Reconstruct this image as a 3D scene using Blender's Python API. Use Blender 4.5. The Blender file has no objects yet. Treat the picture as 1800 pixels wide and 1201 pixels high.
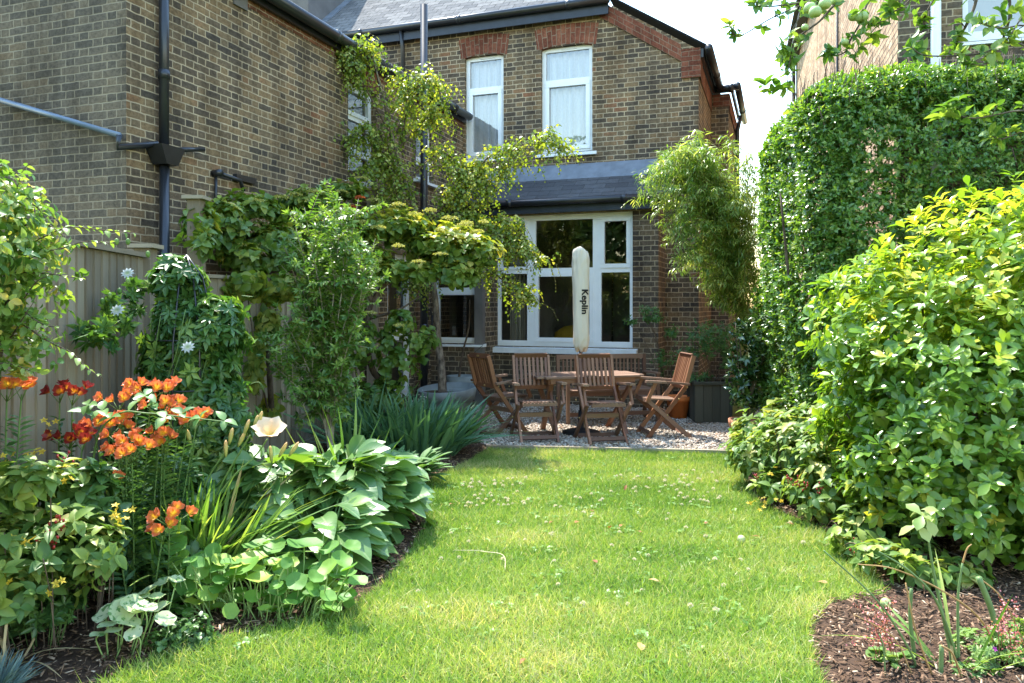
import bpy, math, random
import numpy as np
from mathutils import Vector
rng = np.random.default_rng(11); random.seed(11)
SC = bpy.context.scene; COL = SC.collection
F = 1340.0; HY = 540.0; EYE = 1.5
def U(a, b, n=None): return rng.uniform(a, b, n)
def at(px, py, Y): return np.array([(px-900)/F*Y, Y, EYE-(py-HY)/F*Y])
def gnd(px, py):
    Y = F*EYE/(py-HY); return np.array([(px-900)/F*Y, Y, 0.0])
def A(*a): return np.array(a, float)
def unit(v):
    v = np.asarray(v, float); n = np.linalg.norm(v, axis=-1, keepdims=True); return v/np.maximum(n, 1e-9)

# ------------------------------------------------------------------ objects
def prop(o, label=None, cat=None, group=None, kind=None):
    if label: o['label'] = label
    if cat: o['category'] = cat
    if group: o['group'] = group
    if kind: o['kind'] = kind
    return o
def thing(name, label, cat, loc=(0, 0, 0), rz=0.0, group=None):
    o = bpy.data.objects.new(name, None); o.empty_display_size = .1; COL.objects.link(o)
    o.location = tuple(float(v) for v in loc); o.rotation_euler = (0, 0, rz)
    return prop(o, label, cat, group)
def mesh_data(name, V, loops, starts, mat, lf=None, uv=None, smooth=False):
    me = bpy.data.meshes.new(name); V = np.asarray(V, np.float32)
    me.vertices.add(len(V)); me.vertices.foreach_set('co', V.ravel())
    me.loops.add(len(loops)); me.loops.foreach_set('vertex_index', np.asarray(loops, np.int32))
    me.polygons.add(len(starts)); me.polygons.foreach_set('loop_start', np.asarray(starts, np.int32))
    if smooth: me.polygons.foreach_set('use_smooth', np.ones(len(starts), bool))
    if lf is not None:
        me.attributes.new('lf', 'FLOAT_VECTOR', 'POINT').data.foreach_set('vector', np.asarray(lf, np.float32).ravel())
    if uv is not None:
        me.uv_layers.new(name='UVMap').data.foreach_set('uv', np.asarray(uv, np.float32).ravel())
    me.update(calc_edges=True)
    if mat: me.materials.append(mat)
    return me
def link(name, me, root=None):
    o = bpy.data.objects.new(name, me); COL.objects.link(o)
    if root: o.parent = root
    return o
def copy_tree(o, parent=None):
    c = o.copy(); COL.objects.link(c); c.parent = parent
    for ch in list(o.children): copy_tree(ch, c)
    return c

class MB:
    """collects faces with UVs and a per-vertex lf value (z = random tint)"""
    def __init__(s): s.v = []; s.f = []; s.uv = []; s.lf = []
    def face(s, pts, uvs=None, r=None):
        i = len(s.v); s.v += [tuple(p) for p in pts]; s.f.append(list(range(i, i+len(pts))))
        s.uv += list(uvs) if uvs is not None else [(0, 0)]*len(pts)
        s.lf += [(0, 0, r if r is not None else .5)]*len(pts)
    def box8(s, c, r=None, uvs=.0):
        r = random.random() if r is None else r
        for q in ((0, 3, 2, 1), (4, 5, 6, 7), (0, 1, 5, 4), (1, 2, 6, 5), (2, 3, 7, 6), (3, 0, 4, 7)):
            p = [c[k] for k in q]; a = np.linalg.norm(A(*p[1])-A(*p[0])); b = np.linalg.norm(A(*p[3])-A(*p[0]))
            if a >= b: uv = [(0, 0), (a, 0), (a, b), (0, b)]
            else: uv = [(0, 0), (0, a), (b, a), (b, 0)]
            o = r*7.3; s.face(p, [(x+o, y+o) for x, y in uv], r)
    def box(s, x0, x1, y0, y1, z0, z1, r=None):
        s.box8([(x0, y0, z0), (x1, y0, z0), (x1, y1, z0), (x0, y1, z0), (x0, y0, z1), (x1, y0, z1), (x1, y1, z1), (x0, y1, z1)], r)
    def bar(s, p0, p1, w, h, up=(0, 0, 1), r=None, w1=None, h1=None):
        p0 = A(*p0); p1 = A(*p1); d = unit(p1-p0); sd = np.cross(np.asarray(up, float), d)
        if np.linalg.norm(sd) < 1e-4: sd = np.cross(A(0, 1, 0), d)
        sd = unit(sd); n = np.cross(d, sd); w1 = w if w1 is None else w1; h1 = h if h1 is None else h1
        c = [p0-sd*w/2-n*h/2, p0+sd*w/2-n*h/2, p0+sd*w/2+n*h/2, p0-sd*w/2+n*h/2,
             p1-sd*w1/2-n*h1/2, p1+sd*w1/2-n*h1/2, p1+sd*w1/2+n*h1/2, p1-sd*w1/2+n*h1/2]
        s.box8(c, r)
    def tube(s, pts, rad, k=6, cap=True, r=None):
        pts = [A(*p) for p in pts]; n = len(pts); rad = [rad]*n if np.isscalar(rad) else rad
        r = random.random() if r is None else r; i0 = len(s.v); ref = A(0, 0, 1)
        ln = 0
        for i, p in enumerate(pts):
            d = unit(pts[min(i+1, n-1)]-pts[max(i-1, 0)])
            if abs(d @ ref) > .95: ref = A(1, 0, 0) if abs(d[0]) < .9 else A(0, 1, 0)
            a = unit(np.cross(d, ref)); b = np.cross(d, a)
            for j in range(k):
                t = 2*math.pi*j/k; s.v.append(tuple(p+(a*math.cos(t)+b*math.sin(t))*rad[i])); s.lf.append((i/(max(n-1, 1)), j/k, r))
        for i in range(n-1):
            l2 = ln+np.linalg.norm(pts[i+1]-pts[i])
            for j in range(k):
                j2 = (j+1) % k
                s.f.append([i0+i*k+j, i0+i*k+j2, i0+(i+1)*k+j2, i0+(i+1)*k+j])
                c = 2*math.pi*rad[i]/k; s.uv += [(j*c, ln), ((j+1)*c, ln), ((j+1)*c, l2), (j*c, l2)]
            ln = l2
        if cap:
            s.f.append([i0+j for j in range(k)][::-1]); s.f.append([i0+(n-1)*k+j for j in range(k)]); s.uv += [(0, 0)]*(2*k)
    def lathe(s, prof, k=28, c=(0, 0, 0), wob=None, r=.5):
        i0 = len(s.v); n = len(prof)
        for i, (rr, z) in enumerate(prof):
            for j in range(k):
                t = 2*math.pi*j/k; q, dz = (rr, 0) if wob is None else wob(rr, z, t)
                s.v.append((c[0]+q*math.cos(t), c[1]+q*math.sin(t), c[2]+z+dz)); s.lf.append((i/(n-1), j/k, r))
        for i in range(n-1):
            for j in range(k):
                j2 = (j+1) % k; s.f.append([i0+i*k+j, i0+i*k+j2, i0+(i+1)*k+j2, i0+(i+1)*k+j]); s.uv += [(0, 0)]*4
    def blob(s, c, rx, ry, rz, k=8, m=5, r=None, noise=0):
        r = random.random() if r is None else r
        pr = []
        i0 = len(s.v)
        for i in range(m+1):
            ph = math.pi*i/m
            for j in range(k):
                t = 2*math.pi*j/k; q = 1+noise*random.uniform(-1, 1)
                s.v.append((c[0]+rx*q*math.sin(ph)*math.cos(t), c[1]+ry*q*math.sin(ph)*math.sin(t), c[2]-rz*q*math.cos(ph))); s.lf.append((i/m, j/k, r))
        for i in range(m):
            for j in range(k):
                j2 = (j+1) % k; s.f.append([i0+i*k+j, i0+i*k+j2, i0+(i+1)*k+j2, i0+(i+1)*k+j]); s.uv += [(0, 0)]*4
    def data(s, name, mat, off=None, smooth=False):
        V = np.array(s.v, float)
        if off is not None: V = V-np.asarray(off, float)
        loops = np.concatenate([np.array(f) for f in s.f]); tot = np.array([len(f) for f in s.f])
        return mesh_data(name, V, loops, np.concatenate([[0], np.cumsum(tot)[:-1]]), mat, s.lf, s.uv, smooth)
    def build(s, name, mat, root=None, world=False, smooth=False):
        off = A(*root.location) if (world and root) else None
        return link(name, s.data(name, mat, off, smooth), root)

# ------------------------------------------------------------------ leaves
def strip_tmpl(n, prof, fold=.15, droop=.25, wave=0., ph=0., arch=0.):
    """leaf along x, width along y, z split into length part and width part -> rows (x, y, zl, zw)"""
    V = []; Fc = []; row = []
    for i in range(n+1):
        t = i/n; p = prof(t)*.5; zl = -droop*t*t+arch*math.sin(math.pi*t)
        if p < 1e-4: V.append((t, 0, zl, 0)); row.append((len(V)-1,)*3)
        else:
            w1 = wave*math.sin(t*9+ph); w2 = wave*math.sin(t*9+ph+2)
            V += [(t, 0, zl, 0), (t, p, zl, fold*2*p+w1), (t, -p, zl, fold*2*p+w2)]; b = len(V)-3; row.append((b, b+1, b+2))
    for i in range(n):
        m0, l0, r0 = row[i]; m1, l1, r1 = row[i+1]
        if l0 == m0 and l1 == m1: continue
        if l0 == m0: Fc += [(m0, r1, m1), (m0, m1, l1)]
        elif l1 == m1: Fc += [(m0, r0, m1), (m0, m1, l0)]
        else: Fc += [(m0, r0, r1, m1), (m0, m1, l1, l0)]
    return np.array(V, float), Fc
def p_oval(t): return math.sin(math.pi*t**.85)**.8 if 0 < t < 1 else 0
def p_lance(t): return math.sin(math.pi*t**.7) if 0 < t < 1 else 0
def p_heart(t): return [0, 1, .82, .45, 0][min(4, int(round(t*4)))]
def p_obov(t): return math.sin(math.pi*t**1.6)**.9 if 0 < t < 1 else 0
def p_strap(t): return (.75+.25*math.sin(math.pi*t))*(1 if t < .7 else max(0, (1-t)/.3)**.7)
def p_blade(t): return max(0, 1-t**1.5)
T_RH = (np.array([(0, 0, 0, 0), (.5, .5, 0, .12), (1, 0, -.1, 0), (.5, -.5, 0, .12)], float), [(0, 3, 2), (0, 2, 1)])
T_OV = strip_tmpl(3, p_oval, .12, .18)
T_OV2 = strip_tmpl(4, p_oval, .2, .35)
T_OB = strip_tmpl(4, p_obov, .14, .2)
T_LN = strip_tmpl(3, p_lance, .12, .25)
T_HT = strip_tmpl(4, p_heart, .1, .2)
T_BIG = [strip_tmpl(8, p_oval, .14, d, .05, ph) for d, ph in ((.32, 0), (.55, 1), (.18, 2.5), (.42, 4))]
T_ST = [strip_tmpl(7, p_strap, .18, d) for d in (.08, .25, .5, .85)]
T_BL = [strip_tmpl(2, p_blade, 0, d) for d in (.15, .4, .8)]
def round_tmpl(k=11, cup=.12, wave=.05):
    V = [(0, 0, 0, 0)]; Fc = []
    for rr in (.55, 1.0):
        for j in range(k):
            t = 2*math.pi*j/k; q = rr*(1+(.05*math.sin(5*t) if rr == 1 else 0))
            V.append((.5*q*math.cos(t), .5*q*math.sin(t), 0, cup*rr*rr*(1 if rr < 1 else .8)+wave*math.sin(3*t+1)*rr))
    for j in range(k):
        j2 = (j+1) % k; Fc += [(0, 1+j, 1+j2), (1+j, 1+k+j, 1+k+j2, 1+j2)]
    return np.array(V, float), Fc
T_RND = round_tmpl()
def palm_tmpl(n=5):
    V = [(0, 0, 0, 0)]; Fc = []
    for i in range(n):
        a = (i-(n-1)/2)*1.05; ln = 1-.12*abs(i-(n-1)/2); d = (math.cos(a), math.sin(a)); s = (-d[1], d[0]); b = len(V)
        for x, y, z in ((.5, .19, .05), (1, 0, -.12), (.5, -.19, .05)): V.append((d[0]*x*ln+s[0]*y, d[1]*x*ln+s[1]*y, z, 0))
        Fc += [(0, b+2, b+1), (0, b+1, b)]
    return np.array(V, float), Fc
T_PALM = palm_tmpl(5); T_TRI = palm_tmpl(3)

class LB:
    """leaf batch: many small real leaves gathered into the foliage mesh of one plant"""
    def __init__(s): s.V = []; s.L = []; s.T = []; s.A = []; s.n = 0
    def add(s, P, D, N, L, W, tm, rnd=None):
        P = np.atleast_2d(np.asarray(P, float)); n = len(P)
        if n == 0: return
        if isinstance(tm, list):
            pick = rng.integers(0, len(tm), n); L = np.broadcast_to(L, n); W = np.broadcast_to(W, n); rnd = rng.random(n) if rnd is None else np.broadcast_to(rnd, n)
            D = np.broadcast_to(D, (n, 3)); N = np.broadcast_to(N, (n, 3))
            for k, t in enumerate(tm):
                m = pick == k; s.add(P[m], D[m], N[m], L[m], W[m], t, rnd[m])
            return
        T, Fc = tm; k = len(T)
        D = unit(np.broadcast_to(D, (n, 3))); N = np.broadcast_to(N, (n, 3)); S = np.cross(N, D)
        bad = np.linalg.norm(S, axis=1) < 1e-3; S = np.where(bad[:, None], np.cross(A(.3, .7, .2), D), S); S = unit(S); N = np.cross(D, S)
        L = np.broadcast_to(L, n)[:, None, None]; W = np.broadcast_to(W, n)[:, None, None]
        V = P[:, None, :]+D[:, None, :]*(T[:, 0][None, :, None]*L)+S[:, None, :]*(T[:, 1][None, :, None]*W)+N[:, None, :]*(T[:, 2][None, :, None]*L+T[:, 3][None, :, None]*W)
        s.V.append(V.reshape(-1, 3)); base = s.n+np.arange(n)*k
        fl = np.concatenate([np.array(f) for f in Fc]); ft = np.array([len(f) for f in Fc])
        s.L.append((base[:, None]+fl[None, :]).ravel()); s.T.append(np.tile(ft, n))
        rnd = rng.random(n) if rnd is None else np.broadcast_to(rnd, n)
        a = np.empty((n, k, 3)); a[:, :, 0] = T[:, 0]; a[:, :, 1] = T[:, 1]; a[:, :, 2] = rnd[:, None]
        s.A.append(a.reshape(-1, 3)); s.n += n*k
    def build(s, name, mat, root=None, smooth=True):
        V = np.concatenate(s.V)
        if root: V = V-A(*root.location)
        T = np.concatenate(s.T)
        return link(name, mesh_data(name, V, np.concatenate(s.L), np.concatenate([[0], np.cumsum(T)[:-1]]), mat, np.concatenate(s.A), None, smooth), root)
def rdir(n, up=0.):
    v = rng.normal(size=(n, 3)); v = unit(v); v[:, 2] += up; return unit(v)
def rosette(lb, tips, axes, per, L, W, tm, tilt=(.5, 1.35), back=.0, lj=.3, upn=.5, rnd=None, rj=.25, dz=0.):
    tips = np.asarray(tips); axes = unit(np.asarray(axes)); n = len(tips)
    e1 = unit(np.cross(axes, A(.31, .2, .93))); e2 = np.cross(axes, e1)
    T = np.repeat(tips, per, 0); X = np.repeat(axes, per, 0); E1 = np.repeat(e1, per, 0); E2 = np.repeat(e2, per, 0)
    az = np.tile(np.arange(per)*2.4, n)+np.repeat(U(0, 6.3, n), per)+U(-.3, .3, n*per)
    R = E1*np.cos(az)[:, None]+E2*np.sin(az)[:, None]; th = U(tilt[0], tilt[1], n*per)[:, None]
    D = X*np.cos(th)+R*np.sin(th); D[:, 2] += dz; N = X*np.sin(th)-R*np.cos(th); N[:, 2] += upn
    P = T-X*(U(0, 1, n*per)*back)[:, None]
    base = rng.random(n) if rnd is None else np.asarray(rnd)
    r = np.clip(np.repeat(base, per)+U(-rj, rj, n*per), 0, 1)
    ll = 1+U(-lj, lj, n*per); lb.add(P, D, N, L*ll, W*ll, tm, r)
def lump(p, f=3.0, s=0.):
    return (np.sin(p[:, 0]*f+s)*np.sin(p[:, 1]*f*1.13+s*2)+np.sin(p[:, 2]*f*.9+p[:, 0]*f*.6+s)+np.sin(p[:, 1]*f*1.7-p[:, 2]*f*1.3+s*3))/3
def blob_tips(n, blobs, shell=.25, up=.35, lumpy=.12, lf=3.5, zmin=.03):
    """twig tips over a union of ellipsoids; axis points outward and up"""
    ar = np.array([(b[3]*b[4]+b[4]*b[5]+b[3]*b[5]) for b in blobs]); pk = rng.choice(len(blobs), n, p=ar/ar.sum())
    B = np.array(blobs)[pk]; d = rdir(n); q = 1-np.abs(rng.normal(size=n))*shell; q = np.clip(q, .15, 1.02)
    p = B[:, :3]+d*B[:, 3:]*q[:, None]; nn = unit(d/B[:, 3:]); p = p+nn*(lump(p, lf)*lumpy)[:, None]
    ax = nn+rdir(n)*.35; ax[:, 2] += up
    m = p[:, 2] > zmin
    for b in blobs:
        e = ((p-np.array(b[:3]))/np.array(b[3:])); m &= (e**2).sum(1) > .12
    return p[m], unit(ax[m])
def poly(pts, n=10):
    """smooth path through control points (Catmull-Rom)"""
    P = [A(*p) for p in pts]; P = [2*P[0]-P[1]]+P+[2*P[-1]-P[-2]]; out = []
    for i in range(1, len(P)-2):
        for k in range(n):
            t = k/n; a, b, c, d = P[i-1:i+3]
            out.append(.5*((2*b)+(c-a)*t+(2*a-5*b+4*c-d)*t*t+(3*b-a-3*c+d)*t**3))
    out.append(P[-2]); return np.array(out)
def taper(n, a, b): return list(np.linspace(a, b, n))
def shoot_leaves(lb, path, step, L, W, tm, droop=.2, out=1.0, pair=True, rnd=None, upn=1., lj=.25, taper_l=.5):
    path = np.asarray(path); seg = np.linalg.norm(np.diff(path, axis=0), axis=1); cum = np.concatenate([[0], np.cumsum(seg)]); tot = cum[-1]
    ds = np.arange(step*.5, tot, step); P = np.stack([np.interp(ds, cum, path[:, k]) for k in range(3)], 1)
    T = unit(np.stack([np.interp(ds+.01, cum, path[:, k]) for k in range(3)], 1)-np.stack([np.interp(ds-.01, cum, path[:, k]) for k in range(3)], 1)+1e-6)
    s = unit(np.cross(T, A(0.05, .03, 1))); n = np.cross(s, T)
    for sg in ((1, -1) if pair else (0,)):
        sgn = np.full(len(ds), sg) if sg else np.where(np.arange(len(ds)) % 2, 1, -1)
        rot = U(-.9, .9, len(ds)); sd = s*np.cos(rot)[:, None]+n*np.sin(rot)[:, None]
        D = sd*sgn[:, None]*out+T*.6; D[:, 2] -= droop
        N = n+rdir(len(ds))*.3; N[:, 2] += upn
        ll = (1+U(-lj, lj, len(ds)))*(1-taper_l*(ds/tot)**3)
        lb.add(P, D, N, L*ll, W*ll, tm, rnd if rnd is None else np.clip(rnd+U(-.25, .25, len(ds)), 0, 1))
def in_poly(x, y, pts):
    c = np.zeros(len(x), bool); n = len(pts); j = n-1
    for i in range(n):
        xi, yi = pts[i][:2]; xj, yj = pts[j][:2]
        m = ((yi > y) != (yj > y)) & (x < (xj-xi)*(y-yi)/(yj-yi+1e-12)+xi); c ^= m; j = i
    return c

GREEN = 1.3
# ------------------------------------------------------------------ materials
class NT:
    def __init__(s, name):
        s.m = bpy.data.materials.new(name); s.m.use_nodes = True; s.t = s.m.node_tree; s.t.nodes.clear()
        s.out = s.t.nodes.new('ShaderNodeOutputMaterial')
    def n(s, typ, **kw):
        o = s.t.nodes.new('ShaderNode'+typ)
        for k, v in kw.items():
            if k.startswith('i_'): o.inputs[k[2:].replace('_', ' ')].default_value = v
            else: setattr(o, k, v)
        return o
    def l(s, a, b): s.t.links.new(a, b)
    def math(s, op, a, b=None, c=None):
        o = s.n('Math', operation=op)
        for i, v in enumerate((a, b, c)):
            if v is None: continue
            if isinstance(v, (int, float)): o.inputs[i].default_value = v
            else: s.l(v, o.inputs[i])
        return o.outputs[0]
    def ramp(s, fac, cols, interp='LINEAR'):
        r = s.n('ValToRGB'); r.color_ramp.interpolation = interp; e = r.color_ramp.elements
        while len(e) < len(cols): e.new(.5)
        for i, (p, c) in enumerate(cols): e[i].position = p; e[i].color = (*c, 1)
        s.l(fac, r.inputs[0]); return r.outputs[0]
    def mix(s, fac, a, b, blend='MIX'):
        o = s.n('Mix', data_type='RGBA', blend_type=blend)
        for i, v in ((0, fac), (6, a), (7, b)):
            if isinstance(v, (int, float)): o.inputs[i].default_value = v
            elif isinstance(v, tuple): o.inputs[i].default_value = (*v, 1)
            else: s.l(v, o.inputs[i])
        return o.outputs[2]
    def noise(s, scale, detail=3, vec=None, rough=.55):
        o = s.n('TexNoise'); o.inputs['Scale'].default_value = scale; o.inputs['Detail'].default_value = detail; o.inputs['Roughness'].default_value = rough
        if vec is not None: s.l(vec, o.inputs['Vector'])
        return o.outputs[0]
    def bsdf(s, col, rough=.6, spec=.3, **kw):
        b = s.n('BsdfPrincipled'); b.inputs['Specular IOR Level'].default_value = spec
        if isinstance(rough, (int, float)): b.inputs['Roughness'].default_value = rough
        else: s.l(rough, b.inputs['Roughness'])
        if isinstance(col, tuple): b.inputs['Base Color'].default_value = (*col, 1)
        else: s.l(col, b.inputs['Base Color'])
        for k, v in kw.items(): b.inputs[k].default_value = v
        return b
    def bump(s, h, b, strength=.4, dist=.01):
        o = s.n('Bump'); o.inputs['Strength'].default_value = strength; o.inputs['Distance'].default_value = dist; s.l(h, o.inputs['Height']); s.l(o.outputs[0], b.inputs['Normal'])
    def done(s, sh): s.l(sh.outputs[0] if hasattr(sh, 'outputs') else sh, s.out.inputs[0]); return s.m
    def lf(s):
        a = s.n('Attribute', attribute_name='lf'); x = s.n('SeparateXYZ'); s.l(a.outputs['Vector'], x.inputs[0]); return x.outputs
    def obj(s): return s.n('TexCoord').outputs['Object']
    def uv(s): return s.n('TexCoord').outputs['UV']

def m_plain(name, c, rough=.5, spec=.4, var=.12, scale=6, metal=0., bump=0.):
    t = NT(name); n = t.noise(scale, 4, t.obj()); d = tuple(x*(1-var) for x in c); e = tuple(min(1, x*(1+var)) for x in c)
    b = t.bsdf(t.ramp(n, [(.3, d), (.7, e)]), rough, spec, Metallic=metal)
    if bump: t.bump(t.noise(scale*6, 4, t.obj()), b, bump, .004)
    return t.done(b)
def m_leaf(name, cols, transl=.38, rough=.42, spec=.45, tcol=(1.3, 1.3, .5), rib=0., veins=0., mott=None, patch=9., radial=0.):
    if transl >= .28: cols = [(p, tuple(min(.8, v*GREEN) for v in c)) for p, c in cols]
    t = NT(name); x = t.lf(); n = t.noise(patch, 2, t.n('NewGeometry').outputs['Position'])
    r = t.math('ADD', x[2], t.math('MULTIPLY', t.math('SUBTRACT', n, .5), .35))
    c = t.ramp(r, cols)
    if mott:
        nn = t.noise(mott[1], 2, t.n('NewGeometry').outputs['Position']); mk = t.ramp(nn, [(mott[2], (0, 0, 0)), (mott[2]+.04, (1, 1, 1))]); c = t.mix(mk, c, mott[0])
    if rib:
        k = t.math('LESS_THAN', t.math('ABSOLUTE', x[1]), .035); c = t.mix(t.math('MULTIPLY', k, rib), c, (.35, .45, .2))
    b = t.bsdf(c, rough, spec)
    if radial:
        an = t.math('ARCTAN2', x[1], x[0]); k = t.math('GREATER_THAN', t.math('COSINE', t.math('MULTIPLY', an, 9.)), .965); c = t.mix(t.math('MULTIPLY', k, radial), c, (.38, .46, .24))
    if veins:
        h = t.math('SINE', t.math('SUBTRACT', t.math('MULTIPLY', x[0], 62.), t.math('MULTIPLY', t.math('ABSOLUTE', x[1]), 40.))); t.bump(h, b, veins, .004)
    tr = t.n('BsdfTranslucent'); t.l(t.mix(1., c, tcol, 'MULTIPLY'), tr.inputs[0])
    m = t.n('MixShader'); m.inputs[0].default_value = transl; t.l(b.outputs[0], m.inputs[1]); t.l(tr.outputs[0], m.inputs[2])
    return t.done(m)
def m_petal(name, cols, transl=.35, rough=.5):
    t = NT(name); x = t.lf(); c = t.ramp(t.math('ADD', x[0], t.math('MULTIPLY', t.math('SUBTRACT', x[2], .5), .25)), cols)
    b = t.bsdf(c, rough, .3); tr = t.n('BsdfTranslucent'); t.l(c, tr.inputs[0])
    m = t.n('MixShader'); m.inputs[0].default_value = transl; t.l(b.outputs[0], m.inputs[1]); t.l(tr.outputs[0], m.inputs[2]); return t.done(m)
def m_bark(name, a, b_, scale=30, stretch=.25):
    t = NT(name); mp = t.n('Mapping'); t.l(t.obj(), mp.inputs[0]); mp.inputs['Scale'].default_value = (1, 1, stretch)
    n = t.noise(scale, 5, mp.outputs[0]); b = t.bsdf(t.ramp(n, [(.35, a), (.65, b_)]), .85, .2); t.bump(n, b, .6, .006); return t.done(b)
def m_wood(name, cols, rough=.6, spec=.3, grain=40):
    t = NT(name); x = t.lf(); mp = t.n('Mapping'); t.l(t.uv(), mp.inputs[0]); mp.inputs['Scale'].default_value = (3, grain, 1)
    n = t.noise(1.6, 5, mp.outputs[0]); n2 = t.noise(2.2, 3, t.n('NewGeometry').outputs['Position'])
    f = t.math('ADD', t.math('MULTIPLY', x[2], .55), t.math('ADD', t.math('MULTIPLY', n, .4), t.math('MULTIPLY', n2, .2)))
    b = t.bsdf(t.ramp(f, cols), rough, spec); t.bump(n, b, .25, .003); return t.done(b)
def m_brick(name, cols, mortar, mw=.0052, soot=.35, moss=None):
    """Flemish bond: each course alternates a stretcher and a header"""
    t = NT(name); uv = t.uv(); ds = t.n('TexNoise'); ds.inputs['Scale'].default_value = 13; t.l(uv, ds.inputs['Vector'])
    vs = t.n('VectorMath', operation='SUBTRACT'); t.l(ds.outputs['Color'], vs.inputs[0]); vs.inputs[1].default_value = (.5, .5, .5)
    sc = t.n('VectorMath', operation='SCALE'); t.l(vs.outputs[0], sc.inputs[0]); sc.inputs['Scale'].default_value = .017
    ad = t.n('VectorMath', operation='ADD'); t.l(uv, ad.inputs[0]); t.l(sc.outputs[0], ad.inputs[1])
    s = t.n('SeparateXYZ'); t.l(ad.outputs[0], s.inputs[0]); u, v = s.outputs[0], s.outputs[1]
    vr = t.math('DIVIDE', v, .075); row = t.math('FLOOR', vr); fv = t.math('MULTIPLY', t.math('SUBTRACT', vr, row), .075)
    u2 = t.math('ADD', t.math('ADD', u, 50.), t.math('MULTIPLY', t.math('FLOORED_MODULO', row, 2.), .16875))
    uc = t.math('DIVIDE', u2, .3375); cl = t.math('FLOOR', uc); q = t.math('MULTIPLY', t.math('SUBTRACT', uc, cl), .3375)
    hd = t.math('GREATER_THAN', q, .225); ql = t.math('SUBTRACT', q, t.math('MULTIPLY', hd, .225)); wd = t.math('SUBTRACT', .225, t.math('MULTIPLY', hd, .1125))
    d = t.math('MINIMUM', ql, t.math('SUBTRACT', wd, ql)); dv = t.math('MINIMUM', fv, t.math('SUBTRACT', .075, fv)); mn = t.math('MINIMUM', d, dv)
    mr = t.n('MapRange', interpolation_type='SMOOTHSTEP'); t.l(mn, mr.inputs[0]); mr.inputs[1].default_value = mw*.75; mr.inputs[2].default_value = mw*1.5; mask = mr.outputs[0]
    cb = t.n('CombineXYZ'); t.l(t.math('ADD', t.math('MULTIPLY', cl, 2.), hd), cb.inputs[0]); t.l(row, cb.inputs[1])
    wn = t.n('TexWhiteNoise', noise_dimensions='3D'); t.l(cb.outputs[0], wn.inputs[0])
    n1 = t.noise(28, 5, uv, .7); n2 = t.noise(1.1, 3, uv); n3 = t.noise(90, 3, uv)
    f = t.math('ADD', t.math('MULTIPLY', wn.outputs[0], .72), t.math('ADD', t.math('MULTIPLY', t.math('SUBTRACT', n2, .5), 1.0), .1))
    c = t.ramp(f, cols); c = t.mix(1., c, t.ramp(n1, [(.28, (.5, .5, .5)), (.62, (1.15, 1.13, 1.1))]), 'MULTIPLY')
    mo = t.mix(1., t.mix(n1, tuple(x*.75 for x in mortar), mortar), t.ramp(n2, [(.3, (1-soot,)*3), (.65, (1, 1, 1))]), 'MULTIPLY')
    col = t.mix(mask, mo, c); mp = t.n('Mapping'); t.l(uv, mp.inputs[0]); mp.inputs['Scale'].default_value = (2.2, .45, 1)
    col = t.mix(1., col, t.ramp(t.noise(1.5, 5, mp.outputs[0], .65), [(.34, (.62, .60, .58)), (.55, (1., 1., 1.)), (.72, (1.16, 1.13, 1.08))]), 'MULTIPLY'); b = t.bsdf(col, .92, .12)
    t.bump(t.math('ADD', mask, t.math('MULTIPLY', t.math('ADD', n1, n3), .35)), b, .7, .006); return t.done(b)
def m_slate(name, a, b_, w=.25, h=.2, rough=.55, gap=(.02, .02, .022)):
    t = NT(name); br = t.n('TexBrick', offset=.5); t.l(t.uv(), br.inputs['Vector'])
    for k, v in (('Scale', 1.), ('Mortar Size', .004), ('Brick Width', w), ('Row Height', h), ('Bias', 0.), ('Mortar Smooth', .2)): br.inputs[k].default_value = v
    br.inputs['Color1'].default_value = (*a, 1); br.inputs['Color2'].default_value = (*b_, 1); br.inputs['Mortar'].default_value = (*gap, 1)
    n = t.noise(14, 4, t.uv()); c = t.mix(1., br.outputs[0], t.ramp(n, [(.3, (.75,)*3), (.7, (1.15,)*3)]), 'MULTIPLY')
    b = t.bsdf(c, rough, .4 if rough < .9 else .02)
    sx = t.n('SeparateXYZ'); t.l(t.uv(), sx.inputs[0]); st = t.math('FRACT', t.math('DIVIDE', sx.outputs[1], h))
    t.bump(t.math('SUBTRACT', t.math('MULTIPLY', n, .2), t.math('ADD', st, br.outputs['Fac'])), b, .5 if rough > .9 else .8, .01); return t.done(b)
def m_glass(name, refl=.1, tint=(.9, .95, .95)):
    t = NT(name); tr = t.n('BsdfTransparent'); tr.inputs[0].default_value = (*tint, 1); g = t.n('BsdfGlossy'); g.inputs['Roughness'].default_value = .01
    fr = t.n('Fresnel'); fr.inputs[0].default_value = 1.5; f = t.math('ADD', t.math('MULTIPLY', fr.outputs[0], 1.6), refl-.06)
    m = t.n('MixShader'); t.l(f, m.inputs[0]); t.l(tr.outputs[0], m.inputs[1]); t.l(g.outputs[0], m.inputs[2]); return t.done(m)
EXPO = 2.18
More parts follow.
